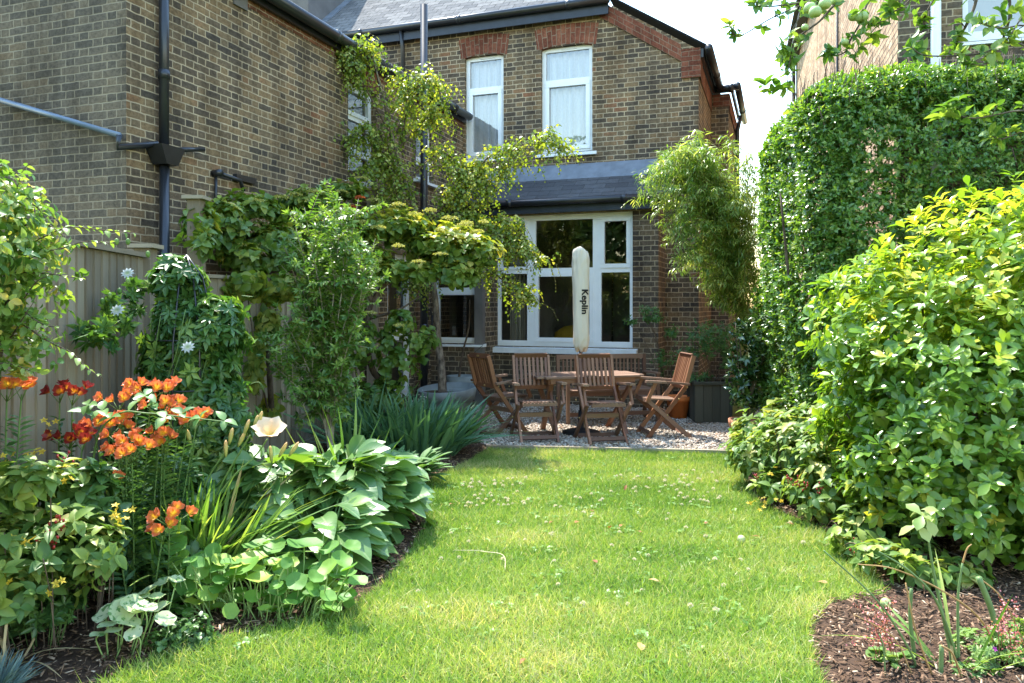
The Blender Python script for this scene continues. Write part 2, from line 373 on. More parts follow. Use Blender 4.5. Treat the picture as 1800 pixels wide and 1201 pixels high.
# ------------------------------------------------------------------ shared materials
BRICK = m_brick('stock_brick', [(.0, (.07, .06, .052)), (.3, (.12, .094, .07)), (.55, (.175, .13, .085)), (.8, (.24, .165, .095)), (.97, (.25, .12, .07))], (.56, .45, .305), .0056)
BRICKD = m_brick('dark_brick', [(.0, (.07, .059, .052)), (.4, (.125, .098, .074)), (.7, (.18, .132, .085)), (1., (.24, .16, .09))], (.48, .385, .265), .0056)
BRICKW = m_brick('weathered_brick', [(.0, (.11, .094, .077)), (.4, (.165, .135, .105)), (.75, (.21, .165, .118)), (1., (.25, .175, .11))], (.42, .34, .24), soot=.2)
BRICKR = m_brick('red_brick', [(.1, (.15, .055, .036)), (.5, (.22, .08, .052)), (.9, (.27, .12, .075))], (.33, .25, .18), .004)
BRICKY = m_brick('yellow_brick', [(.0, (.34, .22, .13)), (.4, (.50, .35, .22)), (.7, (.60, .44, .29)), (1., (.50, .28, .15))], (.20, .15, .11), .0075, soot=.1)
SLATE = m_slate('slate', (.05, .05, .054), (.08, .08, .084), .34, .17)
SLATEL = m_slate('pale_slate', (.12, .12, .122), (.20, .195, .19), .25, .16, 1.)
LEAD = m_plain('lead', (.16, .18, .21), .5, .4, .2)
UPVC = m_plain('white_frame', (.80, .82, .84), .35, .4, .03)
STONE = m_plain('painted_sill', (.70, .72, .74), .6, .3, .08, 9, 0, .2)
BLACKP = m_plain('black_gutter', (.018, .02, .025), .3, .5, .2)
NAVY = m_plain('dark_fascia', (.022, .03, .05), .4, .4, .2)
GREYP = m_plain('blue_grey_pipe', (.14, .185, .25), .35, .5, .15)
RENDER = m_plain('grey_render', (.16, .15, .145), .9, .1, .2, 3, 0, .3)
GLASS = m_glass('window_glass', .22, (.97, .98, 1.0)); GLASSD = m_glass('ground_floor_glass', .10, (.75, .77, .78))
NET = m_plain('net_curtain', (.84, .87, .92), .9, .1, .05, 26); CURT = m_plain('curtain', (.55, .54, .50), .9, .1, .05)
ROOM = m_plain('dim_room', (.24, .22, .19), .9, .1, .2, 1.5); ROOMF = m_plain('room_floor', (.07, .045, .03), .6)
FENCE = m_wood('fence_wood', [(.15, (.135, .11, .08)), (.5, (.25, .205, .15)), (.85, (.36, .305, .225))], .85, .15, 30)
TEAK = m_wood('teak', [(.15, (.09, .036, .02)), (.5, (.18, .075, .038)), (.85, (.28, .135, .07))], .42, .4, 45)
TEAKG = m_wood('grey_teak', [(.15, (.10, .05, .034)), (.5, (.17, .092, .06)), (.85, (.25, .155, .105))], .6, .3, 45)
DARKW = m_wood('dark_planter_wood', [(.15, (.03, .032, .025)), (.5, (.055, .058, .045)), (.85, (.085, .085, .065))], .85, .15, 30)
BRASS = m_plain('brass', (.55, .4, .15), .4, .5, .1, 5, .8)
TERRA = m_plain('terracotta', (.52, .22, .12), .8, .2, .15, 8); ORANGE = m_plain('orange_pot', (.72, .20, .05), .6, .3, .15, 6)
GREYPOT = m_plain('grey_pot', (.20, .225, .225), .55, .3, .25, 5, 0, .2)
COVER = m_petal('cream_cover', [(0, (.74, .66, .54)), (1, (.76, .69, .58))], .25, .85); BLACK = m_plain('black_paint', (.012, .012, .014), .5)
STEM = m_plain('green_stem', (.11, .19, .05), .6, .3, .25); STEMB = m_bark('brown_stem', (.07, .05, .035), (.16, .12, .085)); STEMP = m_bark('pale_stem', (.22, .19, .13), (.36, .32, .24))
BIRCHB = m_bark('birch_bark', (.055, .042, .032), (.27, .22, .17), 22, .5); BARK = m_bark('rough_bark', (.05, .035, .025), (.15, .11, .08))

# ------------------------------------------------------------------ sky, sun, camera
w_ = bpy.data.worlds.new('World'); SC.world = w_; w_.use_nodes = True; nt = w_.node_tree
sky = nt.nodes.new('ShaderNodeTexSky'); sky.sky_type = 'NISHITA'; sky.sun_disc = False
SUN_EL = math.radians(61); SH = A(-.46, .888); SH = SH/np.linalg.norm(SH)
sky.sun_elevation = SUN_EL; sky.sun_rotation = math.atan2(SH[0], SH[1]); sky.air_density = 2.0; sky.dust_density = .4; sky.ozone_density = 4.0
bg = nt.nodes['Background']; bg.inputs[1].default_value = .15; nt.links.new(sky.outputs[0], bg.inputs[0])
sl = bpy.data.lights.new('sun', 'SUN'); sl.energy = 3.2; sl.angle = math.radians(.53); sl.color = (1, .955, .87)
so = bpy.data.objects.new('sun', sl); COL.objects.link(so)
sd = Vector((SH[0]*math.cos(SUN_EL), SH[1]*math.cos(SUN_EL), math.sin(SUN_EL))); so.rotation_euler = sd.to_track_quat('Z', 'Y').to_euler(); so.location = (-8, 6, 18)
cd = bpy.data.cameras.new('camera'); cd.sensor_width = 36; cd.lens = F/1800*36; cd.shift_y = -(600.5-HY)/1800; cd.clip_end = 1000; cd.clip_start = .05
co = bpy.data.objects.new('camera', cd); COL.objects.link(co); co.location = (0, 0, EYE); co.rotation_euler = (math.pi/2, 0, 0); SC.camera = co
SC.view_settings.view_transform = 'Standard'; SC.view_settings.look = 'None'; SC.view_settings.gamma = 1; SC.view_settings.exposure = EXPO
SC.cycles.max_bounces = 8; SC.cycles.transparent_max_bounces = 12; SC.cycles.transmission_bounces = 6; SC.cycles.caustics_reflective = False; SC.cycles.caustics_refractive = False
SC.cycles.sample_clamp_indirect = 6.0

# ------------------------------------------------------------------ ground
def sheet(name, pts, z, mat):
    mb = MB(); mb.face([(p[0], p[1], z) for p in pts], [(p[0], p[1]) for p in pts]); return prop(mb.build(name, mat), kind='structure')
LEFT_EDGE = [(-1.95, 1.9), (-1.8, 2.6), (-1.6, 3.12), (-1.44, 3.38), (-1.18, 3.52), (-.82, 3.76), (-.70, 4.1), (-.62, 4.7), (-.60, 5.3), (-.70, 6.0), (-.74, 6.5), (-.45, 7.3), (-.24, 8.08)]
RIGHT_EDGE = [(1.12, 1.9), (1.18, 2.7), (1.27, 3.2), (1.42, 3.6), (1.60, 3.85), (1.95, 3.98), (2.1, 4.6), (2.08, 5.15), (1.9, 5.75), (2.0, 6.5), (2.28, 7.78)]
LEFT_BED = LEFT_EDGE+[(-.5, 8.8), (-.8, 9.7), (-1.7, 10.4), (-2.6, 8.0), (-2.9, 6.5), (-2.6, 1.9)]
RIGHT_BED = RIGHT_EDGE+[(7, 7.5), (7, 1.9)]
GRAVEL = [(-.24, 8.08), (-.5, 8.8), (-.8, 9.7), (-1.7, 10.4), (-1.7, 12.6), (5.5, 12.2), (5.5, 7.3), (2.28, 7.78)]
def m_ground(name, cols, scale):
    t = NT(name); p = t.n('NewGeometry').outputs['Position']; n = t.noise(scale, 6, p, .7); b = t.bsdf(t.ramp(n, cols), .95, .1); t.bump(t.noise(scale*4, 4, p), b, .6, .01); return t.done(b)
SOIL = m_ground('soil', [(.3, (.035, .023, .016)), (.7, (.10, .062, .042))], 18)
sheet('ground', [(-400, -400), (400, -400), (400, 400), (-400, 400)], -.03, m_ground('earth', [(.3, (.05, .07, .03)), (.7, (.09, .11, .045))], 3))
sheet('lawn', [(-2.4, -3), (3.2, -3), (3.2, 8.3), (-2.4, 8.3)], 0, m_ground('turf', [(.3, (.035, .05, .012)), (.7, (.10, .12, .035))], 25))
sheet('left_flower_bed', LEFT_BED, .006, SOIL); sheet('right_flower_bed', RIGHT_BED, .006, SOIL)
sheet('gravel_patio', GRAVEL, .01, m_ground('gravel_base', [(.3, (.12, .10, .085)), (.7, (.3, .26, .22))], 40))
# timber edging between the lawn and the gravel
mb = MB(); e = [(-.27, 8.06), (.55, 7.97), (1.42, 7.87), (2.32, 7.75)]
for a, b in zip(e[:-1], e[1:]): mb.bar((a[0], a[1], .018), (b[0]-.004, b[1], .018), .04, .05)
prop(mb.build('timber_edging', FENCE), 'low weathered timber edging board between the lawn and the gravel', 'edging')
# grass blades
def pts_in(n, x0, x1, y0, y1, inside, outside=(), dens=None):
    x = U(x0, x1, n); y = U(y0, y1, n); m = in_poly(x, y, inside)
    for o in outside: m &= ~in_poly(x, y, o)
    if dens is not None: m &= rng.random(n) < dens(x, y)
    return x[m], y[m]
LAWN = LEFT_EDGE[::-1]+[(-1.95, 1.9), (1.12, 1.9)]+RIGHT_EDGE
x, y = pts_in(360000, -2.1, 2.4, 2.3, 8.1, LAWN, (), lambda x, y: np.clip(1.2-.10*(y-2.5), .5, 1))
n = len(x); pn = lump(np.stack([x, y, x*0], 1), 2.2, .4)*.5+lump(np.stack([x, y, x*0], 1), 6.5, 1.4)*.5
lb = LB(); P = np.stack([x, y, np.zeros(n)], 1); lean = rdir(n); lean[:, 2] = np.abs(lean[:, 2])*.8+.55
edge = (y < 2.0); hgt = U(.024, .05, n)*(1+.35*pn)*np.where(y < 4.2, 1.2, 1); tall = rng.random(n) < .03; hgt[tall] *= 1.7
r = np.clip(.46+.45*pn+.25*lump(np.stack([x, y, x*0], 1), 1.1, 2.2)+U(-.30, .30, n), 0, 1); r[rng.random(n) < .05] = .99
lb.add(P, lean, rdir(n), hgt*1.15, U(.003, .0058, n), T_BL, r)
GRASS = m_leaf('grass', [(.0, (.062, .14, .02)), (.35, (.135, .24, .042)), (.65, (.225, .315, .072)), (.9, (.35, .375, .13)), (1., (.52, .45, .25))], .42, .45, .35, (1.2, 1.2, .5), patch=1.3)
prop(lb.build('lawn_grass', GRASS, smooth=False), 'short sunlit lawn grass with yellowed and straw blades', 'grass', kind='stuff')
# broad weeds and clover leaves in the turf
lb = LB(); cx = U(-1.2, 2.0, 110); cy = U(2.6, 7.6, 110); m = in_poly(cx, cy, LAWN); c = np.stack([cx[m], cy[m], np.full(m.sum(), .022)], 1)
c = np.repeat(c, 7, 0)+rng.normal(size=(len(c)*7, 3))*A(.045, .045, .006); rosette(lb, c, unit(A(0, 0, 1)+rng.normal(size=c.shape)*.25), 3, .022, .019, T_OV, (1.2, 1.6), rj=.2)
prop(lb.build('clover_leaves', m_leaf('clover_leaf', [(0, (.08, .17, .03)), (1, (.16, .26, .06))], .35)), 'green clover leaves growing among the lawn grass', 'clover', kind='stuff')
# bark mulch and gravel
T_CHIP = (np.array([(0, -.5, 0, 0), (1, -.35, 0, .1), (.95, .4, 0, .25), (.05, .5, 0, 0), (0, -.5, .05, 0), (1, -.35, .06, .1), (.95, .4, .05, .25), (.05, .5, .06, 0)], float), [(4, 5, 6, 7), (0, 1, 5, 4), (1, 2, 6, 5), (2, 3, 7, 6), (3, 0, 4, 7)])
MULCH = m_leaf('bark_chip', [(0, (.06, .035, .02)), (.5, (.155, .092, .055)), (.8, (.27, .17, .105)), (1, (.48, .37, .26))], 0, .85, .15, patch=30)
for nm, n0, bx, pg, lbl in (('left_bark_mulch', 26000, (-2.6, -.3, 2.2, 8.6), LEFT_BED, 'brown bark mulch under the flowers along the left bed'), ('right_bark_mulch', 24000, (1.1, 3.6, 2.2, 6.2), RIGHT_BED, 'brown bark mulch in the right bed below the leggy stalks')):
    x, y = pts_in(n0, *bx, pg); n = len(x); lb = LB(); D = rdir(n); D[:, 2] *= .25; N = rdir(n)*.5+A(0, 0, 1)
    lb.add(np.stack([x, y, .012+U(0, .02, n)], 1), D, N, U(.012, .045, n), U(.003, .011, n), T_CHIP, U(0, 1, n)**1.3)
    prop(lb.build(nm, MULCH, smooth=False), lbl, 'mulch', kind='stuff')
def ico():
    g = (1+5**.5)/2; v = np.array([(-1, g, 0), (1, g, 0), (-1, -g, 0), (1, -g, 0), (0, -1, g), (0, 1, g), (0, -1, -g), (0, 1, -g), (g, 0, -1), (g, 0, 1), (-g, 0, -1), (-g, 0, 1)], float); v /= np.linalg.norm(v[0])
    return v, [(0, 11, 5), (0, 5, 1), (0, 1, 7), (0, 7, 10), (0, 10, 11), (1, 5, 9), (5, 11, 4), (11, 10, 2), (10, 7, 6), (7, 1, 8), (3, 9, 4), (3, 4, 2), (3, 2, 6), (3, 6, 8), (3, 8, 9), (4, 9, 5), (2, 4, 11), (6, 2, 10), (8, 6, 7), (9, 8, 1)]
iv, ifc = ico(); T_PEB = (np.concatenate([iv[:, :2]*.5, iv[:, 2:]*0, iv[:, 2:]*.36], 1), ifc)
x, y = pts_in(46000, -1.7, 4.0, 7.55, 11.6, GRAVEL, (), lambda x, y: np.where(y < 9.6, 1, .7)); n = len(x); lb = LB(); D = rdir(n); D[:, 2] *= .3
s = U(.014, .034, n); lb.add(np.stack([x, y, .012+U(0, .014, n)], 1), D, rdir(n)*.4+A(0, 0, 1), s*1.25, s, T_PEB, U(0, 1, n))
PEB = m_leaf('pebble', [(0, (.16, .12, .09)), (.3, (.33, .27, .21)), (.7, (.46, .40, .33)), (.93, (.55, .50, .44)), (1, (.45, .22, .10))], 0, .75, .25, patch=40)
prop(lb.build('gravel_stones', PEB), 'pale beige pebbles covering the patio under the garden furniture', 'gravel', kind='stuff')

# ------------------------------------------------------------------ houses
TH = math.radians(19.5); Jx, Jy = -.828, 12.90; ux, uy = math.cos(TH), -math.sin(TH); wx, wy = math.sin(TH), math.cos(TH)
def fac(px, py, y0=0.):
    k = (px-900)/F; s = (k*(Jy+wy*y0)-Jx-wx*y0)/(ux-k*uy); return s, EYE-(py-HY)/F*(Jy+uy*s+wy*y0)
def sid(px, py, s0=0.):
    k = (px-900)/F; y = (k*(Jy+uy*s0)-Jx-ux*s0)/(wx-k*wy); return y, EYE-(py-HY)/F*(Jy+uy*s0+wy*y)
def wpt(s, y, z=0.): return A(Jx+ux*s+wx*y, Jy+uy*s+wy*y, z)
UVS = 1.0
def wall(mb, o, r, L, z0, z1, holes=(), n=(0, -1), depth=.11, uo=0., swap=False):
    """brick plane from o along r with real openings and reveals; holes (a0, a1, z0, z1)"""
    P = lambda a, z, d=0.: (o[0]+r[0]*a-n[0]*d, o[1]+r[1]*a-n[1]*d, z)
    xs = sorted({0, L, *[h[0] for h in holes], *[h[1] for h in holes]}); zs = sorted({z0, z1, *[h[2] for h in holes], *[h[3] for h in holes]})
    xs = [x for x in xs if 0 <= x <= L]; zs = [z for z in zs if z0 <= z <= z1]; uv = (lambda a, z: (z, a)) if swap else (lambda a, z: ((a+uo)*UVS, z*UVS))
    for a, b in zip(xs[:-1], xs[1:]):
        for c, d in zip(zs[:-1], zs[1:]):
            if any(h[0]-1e-6 <= a and b <= h[1]+1e-6 and h[2]-1e-6 <= c and d <= h[3]+1e-6 for h in holes): continue
            mb.face([P(a, c), P(b, c), P(b, d), P(a, d)], [uv(a, c), uv(b, c), uv(b, d), uv(a, d)])
    for a, b, c, d in holes:
        for p, q in (((a, c), (a, d)), ((b, d), (b, c)), ((a, d), (b, d)), ((b, c), (a, c))):
            if p[1] == q[1] and (p[1] <= z0): continue
            vert = p[0] == q[0]
            f = (lambda t, z: (t+uo, z)) if vert else (lambda t, z: (z, t))
            if vert: uvs = [(a+uo, p[1]), (a+uo, q[1]), (a+uo+depth, q[1]), (a+uo+depth, p[1])]
            else: uvs = [(p[0]+uo, p[1]), (q[0]+uo, p[1]), (q[0]+uo, p[1]+.07), (p[0]+uo, p[1]+.07)]
            mb.face([P(*p), P(*q), P(*q, depth), P(*p, depth)], uvs)
def window(root, o, r, n, a0, a1, z0, z1, lights, glass=None, rec=.075, sill=None, vent=None, name='window'):
    """a framed window: slab with real openings (lights), sash rims, panes, sill"""
    P = lambda a, z, d=0.: (o[0]+r[0]*a-n[0]*d, o[1]+r[1]*a-n[1]*d, z)
    mb = MB(); o2 = (P(0, 0, rec)[0], P(0, 0, rec)[1]); rr = (r[0], r[1])
    wall(mb, (o2[0]+r[0]*a0, o2[1]+r[1]*a0), rr, a1-a0, z0, z1, [(l[0]-a0, l[1]-a0, l[2], l[3]) for l in lights], n, .05)
    def bx(a, b, c, d, f, bk):
        c8 = [P(a, c, bk), P(b, c, bk), P(b, c, f), P(a, c, f), P(a, d, bk), P(b, d, bk), P(b, d, f), P(a, d, f)]; mb.box8(c8, .5)
    for l in lights:
        if len(l) > 4 and l[4]:
            s = l[4]; a, b, c, d = l[:4]; e = .002
            for q in ((a-.012, b+.012, c-.012, c+s), (a-.012, b+.012, d-s, d+.012), (a-.012, a+s, c+s+e, d-s-e), (b-s, b+.012, c+s+e, d-s-e)): bx(*q, rec-.014, rec+.035)
    wo = mb.build(name, UPVC, root)
    for l in lights:
        a, b, c, d = l[:4]; m = MB(); m.face([P(a, c, rec+.03), P(b, c, rec+.03), P(b, d, rec+.03), P(a, d, rec+.03)]); m.build('pane', glass or GLASS, wo)
    if sill:
        m = MB(); c, d, pr = sill; mm = 0.02
        c8 = [P(a0-mm*4, z0-d, .10), P(a1+mm*4, z0-d, .10), P(a1+mm*4, z0-d, -pr), P(a0-mm*4, z0-d, -pr), P(a0-mm*4, z0-.004, .10), P(a1+mm*4, z0-.004, .10), P(a1+mm*4, z0-.022, -pr), P(a0-mm*4, z0-.022, -pr)]
        m.box8(c8, .5); m.build('sill', STONE if c else UPVC, wo)
    if vent:
        m = MB(); a, z = vent; c8 = [P(a-.13, z-.012, rec), P(a+.13, z-.012, rec), P(a+.13, z-.012, rec-.015), P(a-.13, z-.012, rec-.015), P(a-.13, z+.012, rec), P(a+.13, z+.012, rec), P(a+.13, z+.012, rec-.015), P(a-.13, z+.012, rec-.015)]
        m.box8(c8, .5); m.build('trickle_vent', STONE, wo)
    return wo
def curtain(root, o, r, n, a0, a1, z0, z1, back, mat, amp=.02, k=26, name='curtain', gather=0.):
    V = []; N = 60; Fc = []
    for i in range(N+1):
        t = i/N; a = a0+(a1-a0)*t
        for z, q in ((z0, 1), ((z0+z1)/2, .8), (z1, .6)):
            d = back+amp*q*(math.sin(k*t+1.3*math.sin(5*t))+.4*math.sin(k*2.3*t+2)); aa = a+gather*(1-q)*(a-(a0+a1)/2)*-1
            V.append((o[0]+r[0]*aa-n[0]*d, o[1]+r[1]*aa-n[1]*d, z))
        if i: b = i*3; Fc += [(b-3, b, b+1, b-2), (b-2, b+1, b+2, b-1)]
    me = mesh_data(name, V, np.array(Fc).ravel(), np.arange(len(Fc))*4, mat, None, None, True); return link(name, me, root)
def gutter(mb, p0, p1, rad=.055):
    mb.tube([p0, p1], rad, 10); d = unit(A(*p1)-A(*p0))
    L = np.linalg.norm(A(*p1)-A(*p0)); k = max(1, int(L/1.6))
    for i in range(1, k+1): q = A(*p0)+d*(L*(i-.35)/k); mb.tube([q-d*.04, q+d*.04], rad+.007, 10)

# --- main house
mh = thing('brick_house', 'brown brick house with two tall upper windows and a slate lean-to facing the patio', 'house', (Jx, Jy, 0), -TH)
R0 = (1, 0); N0 = (0, -1); D0 = .70; SE = 3.892
a0, _ = fac(817, 180); a1, _ = fac(885, 180); b0, _ = fac(951, 160); b1, _ = fac(1041, 160); zt, zb = 5.72, 4.00
mb = MB(); OFF = 2.6
wall(mb, (-OFF, 0), R0, OFF+2.55, 0, 6.22, [(a0+OFF, a1+OFF, zb, zt), (b0+OFF, b1+OFF, zb, zt), (OFF+.02, OFF+2.55, .1, 2.92)])
wall(mb, (2.55, 0), R0, SE-2.55, 0, 5.30, [(0, .80, .1, 2.92)], uo=2.55+OFF)
mb.face([(2.55, 0, 5.3), (SE, 0, 5.3), (SE, 0, 5.42), (2.55, 0, 6.27)], [(5.15, 5.3), (5.15+SE-2.55, 5.3), (5.15+SE-2.55, 5.42), (5.15, 6.27)])
wall(mb, (SE, 0), (0, 1), 2.2, 0, 5.3, n=(1, 0), uo=.07); wall(mb, (SE, 2.2), R0, .30, 0, 5.3, uo=.04); wall(mb, (SE+.30, 2.2), (0, 1), 2.6, 0, 5.3, n=(1, 0))
mb.build('wall', BRICK, mh)
# red brick band under the verge and corbel at the corner
mb = MB(); dy = -.035
def band(p, q, h):
    (sa, za), (sb, zb_) = p, q; L = math.hypot(sb-sa, zb_-za)
    mb.face([(sa, dy, za-h), (sb, dy, zb_-h), (sb, dy, zb_), (sa, dy, za)], [(0, 0), (L, 0), (L, .225), (0, .225)]); mb.face([(sa, dy, za-h), (sa, 0, za-h), (sb, 0, zb_-h), (sb, dy, zb_-h)], [(0, 0), (0, .04), (L, .04), (L, 0)])
band((2.36, 6.36), (SE-.26, 5.52), .26)
wall(mb, (SE-.26, dy), R0, .29, 5.0, 5.44); mb.face([(SE+.03, dy, 5.0), (SE+.03, .3, 5.0), (SE+.03, .3, 5.44), (SE+.03, dy, 5.44)], [(0, 0), (.335, 0), (.335, .44), (0, .44)])
mb.face([(SE-.26, dy, 5.0), (SE-.26, 0, 5.0), (SE+.03, 0, 5.0), (SE+.03, dy, 5.0)])
wall(mb, (SE+.012, .3), (0, 1), 1.9, 5.0, 5.3, n=(1, 0)); wall(mb, (SE+.03, 2.188), R0, .29, 5.08, 5.3); wall(mb, (SE+.32, 2.188), (0, 1), 2.6, 5.0, 5.3, n=(1, 0))
mb.build('brick_band', BRICKR, mh)
for (q0, q1) in ((a0, a1), (b0, b1)):
    mb = MB(); K = 8; h = .30
    for i in range(K):
        t0, t1 = i/K, (i+1)/K; s0 = q0-.06+(q1-q0+.12)*t0; s1 = q0-.06+(q1-q0+.12)*t1; c0 = .05*math.sin(math.pi*t0); c1 = .05*math.sin(math.pi*t1); fl0 = (t0-.5)*.10; fl1 = (t1-.5)*.10
        p = [(s0, -.006, zt-.03+c0), (s1, -.006, zt-.03+c1), (s1+fl1, -.006, zt+h+c1), (s0+fl0, -.006, zt+h+c0)]
        mb.face(p, [(0, s0), (0, s1), (.225, s1), (.225, s0)]); mb.face([p[0], (s0, .08, p[0][2]), (s1, .08, p[1][2]), p[1]], [(0, s0), (.1, s0), (.1, s1), (0, s1)])
    mb.build('window_arch', BRICKR, mh)
    w = q1-q0; m = .065; zr = 5.17
    wo = window(mh, (0, 0), R0, N0, q0, q1, zb, zt, [(q0+m, q1-m, zr+.035, zt-m, 0), (q0+m, q1-m, zb+m, zr-.03, .055)], GLASS, sill=(0, .07, .06), vent=((q0+q1)/2+.03, zt-.03))
    curtain(wo, (0, 0), R0, N0, q0+.02, q1-.02, zb+.05, zt-.03, .22, NET, .05, 40, 'net_curtain')
    m_ = MB(); m_.box(q0-.3, q1+.3, .42, .46, zb-.2, zt+.2); m_.build('dim_backing', ROOM, wo)  # flat panel in the dim room colour, standing in for the dark room behind
# roof: rear slope, hipped right slope, fascia and gutters
mb = MB(); pr = .84; ov = -.16; zE = 6.33
def rp(s, y): return (s, y, zE+(y-ov)*pr)
mb.face([rp(-3.1, ov), rp(2.5, ov), rp(-.6, 3.6), rp(-3.1, 3.6)], [(0, 0), (5.6, 0), (2.5, 5), (0, 5)])
mb.face([(2.50, -.06, 6.43), (SE+.12, -.06, 5.47), (SE+.12, 6, 5.47), (2.50, 6, 6.43)], [(0, 0), (0, 1.5), (5, 1.5), (5, 0)])
mb.face([(2.50, -.06, 6.395), (SE+.12, -.06, 5.435), (SE+.12, -.06, 5.47), (2.50, -.06, 6.43)]); mb.face([(2.50, -.06, 6.395), (SE+.12, -.06, 5.435), (SE+.12, 6, 5.435), (2.50, 6, 6.395)])
mb.build('roof', SLATEL, mh)
mb = MB(); mb.box(-3.1, 2.52, -.13, -.10, 6.10, 6.31); mb.box(-3.1, 2.52, -.10, .0, 6.225, 6.25); mb.build('fascia', NAVY, mh)
mb = MB(); gutter(mb, (-3.1, -.19, 6.30), (2.55, -.19, 6.30), .06); gutter(mb, (SE+.16, -.1, 5.40), (SE+.16, 2.1, 5.40), .06); gutter(mb, (SE+.10, 2.06, 5.37), (SE+.48, 2.06, 5.37), .055); gutter(mb, (SE+.46, 2.0, 5.38), (SE+.46, 4.8, 5.38), .06)
mb.box(SE+.03, SE+.07, .0, 2.1, 5.30, 5.43); mb.box(SE+.34, SE+.38, 2.13, 4.8, 5.30, 5.43); mb.box(SE+.07, SE+.39, 2.09, 2.13, 5.30, 5.43)
mb.build('gutter', BLACKP, mh, smooth=False)
mb = MB(); s_, z_ = fac(712, 100); mb.tube([(s_, -.09, 4.6), (s_, -.09, 6.0), (s_, -.17, 6.26)], .037, 10); mb.build('downpipe', BLACKP, mh, smooth=True)
mb = MB(); mb.tube([(SE+.36, 3.9, 0), (SE+.36, 3.9, 5.0), (SE+.42, 3.9, 5.3)], .04, 8); mb.build('downpipe', BLACKP, mh, smooth=True)
# lean-to
c0, _ = fac(872, 500, -D0); c1, _ = fac(1112, 500, -D0); e1 = 3.39; zw0, zw1 = .895, 2.92; BX = .85; BD = 1.25
mb = MB(); wall(mb, (BX, -D0), R0, e1-BX, 0, 3.0, [(c0-BX, c1-BX, zw0, zw1)], uo=.05); wall(mb, (e1, -D0), (0, 1), D0, 0, 3.75, n=(1, 0), uo=.02)
mb.face([(e1, -D0, 3.0), (e1, 0, 3.0), (e1, 0, 3.7)], [(0, 3), (.7, 3), (.7, 3.7)])
g0, _ = fac(760, 560, -BD); g1, _ = fac(842, 560, -BD)
wall(mb, (-.02, -BD), R0, BX+.02, 0, 2.72, [(g0+.02, g1+.02, .95, 2.62)], uo=.03); wall(mb, (BX, -BD), (0, 1), BD-D0, 0, 2.72, n=(1, 0))
mb.build('lean_to_wall', BRICKD, mh)
mb = MB(); mb.box(BX-.125, BX+.006, -BD-.012, -BD+.1, 0, 2.7); mb.build('rendered_pier', RENDER, mh)
m = .055; x1, x2, x3, x4 = [fac(p, 500, -D0)[0] for p in (924, 939, 1040, 1055)]; zt1 = 2.05
lg = [(c0+m, x1, zt1+.05, zw1-m-.03, .03), (c0+m, x1, zw0+m+.03, zt1-.03, .0), (x2, x3, zt1+.05, zw1-m-.03, 0), (x2, x3, zw0+m+.03, zt1-.03, .05), (x4, c1-m, zt1+.05, zw1-m-.03, .05), (x4, c1-m, zw0+m+.03, zt1-.03, 0)]
wo = window(mh, (0, -D0), R0, N0, c0, c1, zw0, zw1, lg, GLASSD, sill=(1, .10, .12), vent=((x2+x3)/2, zw1-.03))
window(mh, (0, -BD), R0, N0, g0, g1, .95, 2.62, [(g0+.05, g1-.05, 1.0, 1.72, .035), (g0+.05, g1-.05, 1.80, 2.57, 0)], GLASSD, sill=(0, .05, .04))
curtain(mh, (0, -D0), R0, N0, c0+.10, c0+.36, zw0-.1, zw1, .35, CURT, .05, 34, 'curtain', .25)
mb = MB(); zr = 2.98
mb.box(-.0, e1+.0, 3.2, 3.25, -.05, 3.5); mb.box(-.05, .0, -D0+.14, 3.2, 0, 3.5); mb.box(e1-.02, e1+.02, .02, 3.2, 0, 3.0); mb.box(0, e1, -D0+.14, 3.2, 3.05, 3.1)
mb.build('room', ROOM, mh); mb = MB(); mb.box(0, e1-.02, -D0+.14, 3.2, .05, .10); mb.build('room_floor', ROOMF, mh)
mb = MB(); yo = -D0-.19; zo = 3.12; yi = -.0; zi = 3.66
for (sa, sb) in ((.02, e1+.13),):
    mb.face([(sa, yo, zo), (sb, yo, zo), (sb, yi, zi), (sa, yi, zi)], [(0, 0), (sb-sa, 0), (sb-sa, 1.04), (0, 1.04)])
    mb.face([(sa, yo, zo-.02), (sb, yo, zo-.02), (sb, yo, zo), (sa, yo, zo)], [(0, 0)]*4); mb.face([(sb, yo, zo-.03), (sb, yi, zi-.03), (sb, yi, zi), (sb, yo, zo)]); mb.face([(sa, yo, zo-.02), (sa, yi, zi-.03), (sb, yi, zi-.03), (sb, yo, zo-.02)])
mb.build('lean_to_roof', SLATE, mh)
mb = MB(); mb.box8([(.02, -.22, 3.525), (e1+.12, -.22, 3.525), (e1+.12, -.004, 3.67), (.02, -.004, 3.67), (.02, -.215, 3.535), (e1+.12, -.215, 3.535), (e1+.12, -.006, 3.80), (.02, -.006, 3.80)], .5); mb.build('lead_flashing', LEAD, mh)
mb = MB(); mb.box(.02, e1+.10, -D0-.135, -D0-.105, 2.93, 3.09); mb.box(.02, e1+.10, -D0-.105, -D0-.003, 2.935, 2.955); mb.box(-.02, BX+.06, -BD-.06, -BD-.03, 2.68, 2.86); mb.box(-.02, BX+.04, -BD-.03, -D0-.14, 2.84, 2.87); mb.build('lean_to_fascia', NAVY, mh)
mb = MB(); gutter(mb, (.0, -D0-.20, 3.085), (e1+.16, -D0-.20, 3.085), .055); mb.build('lean_to_gutter', BLACKP, mh)
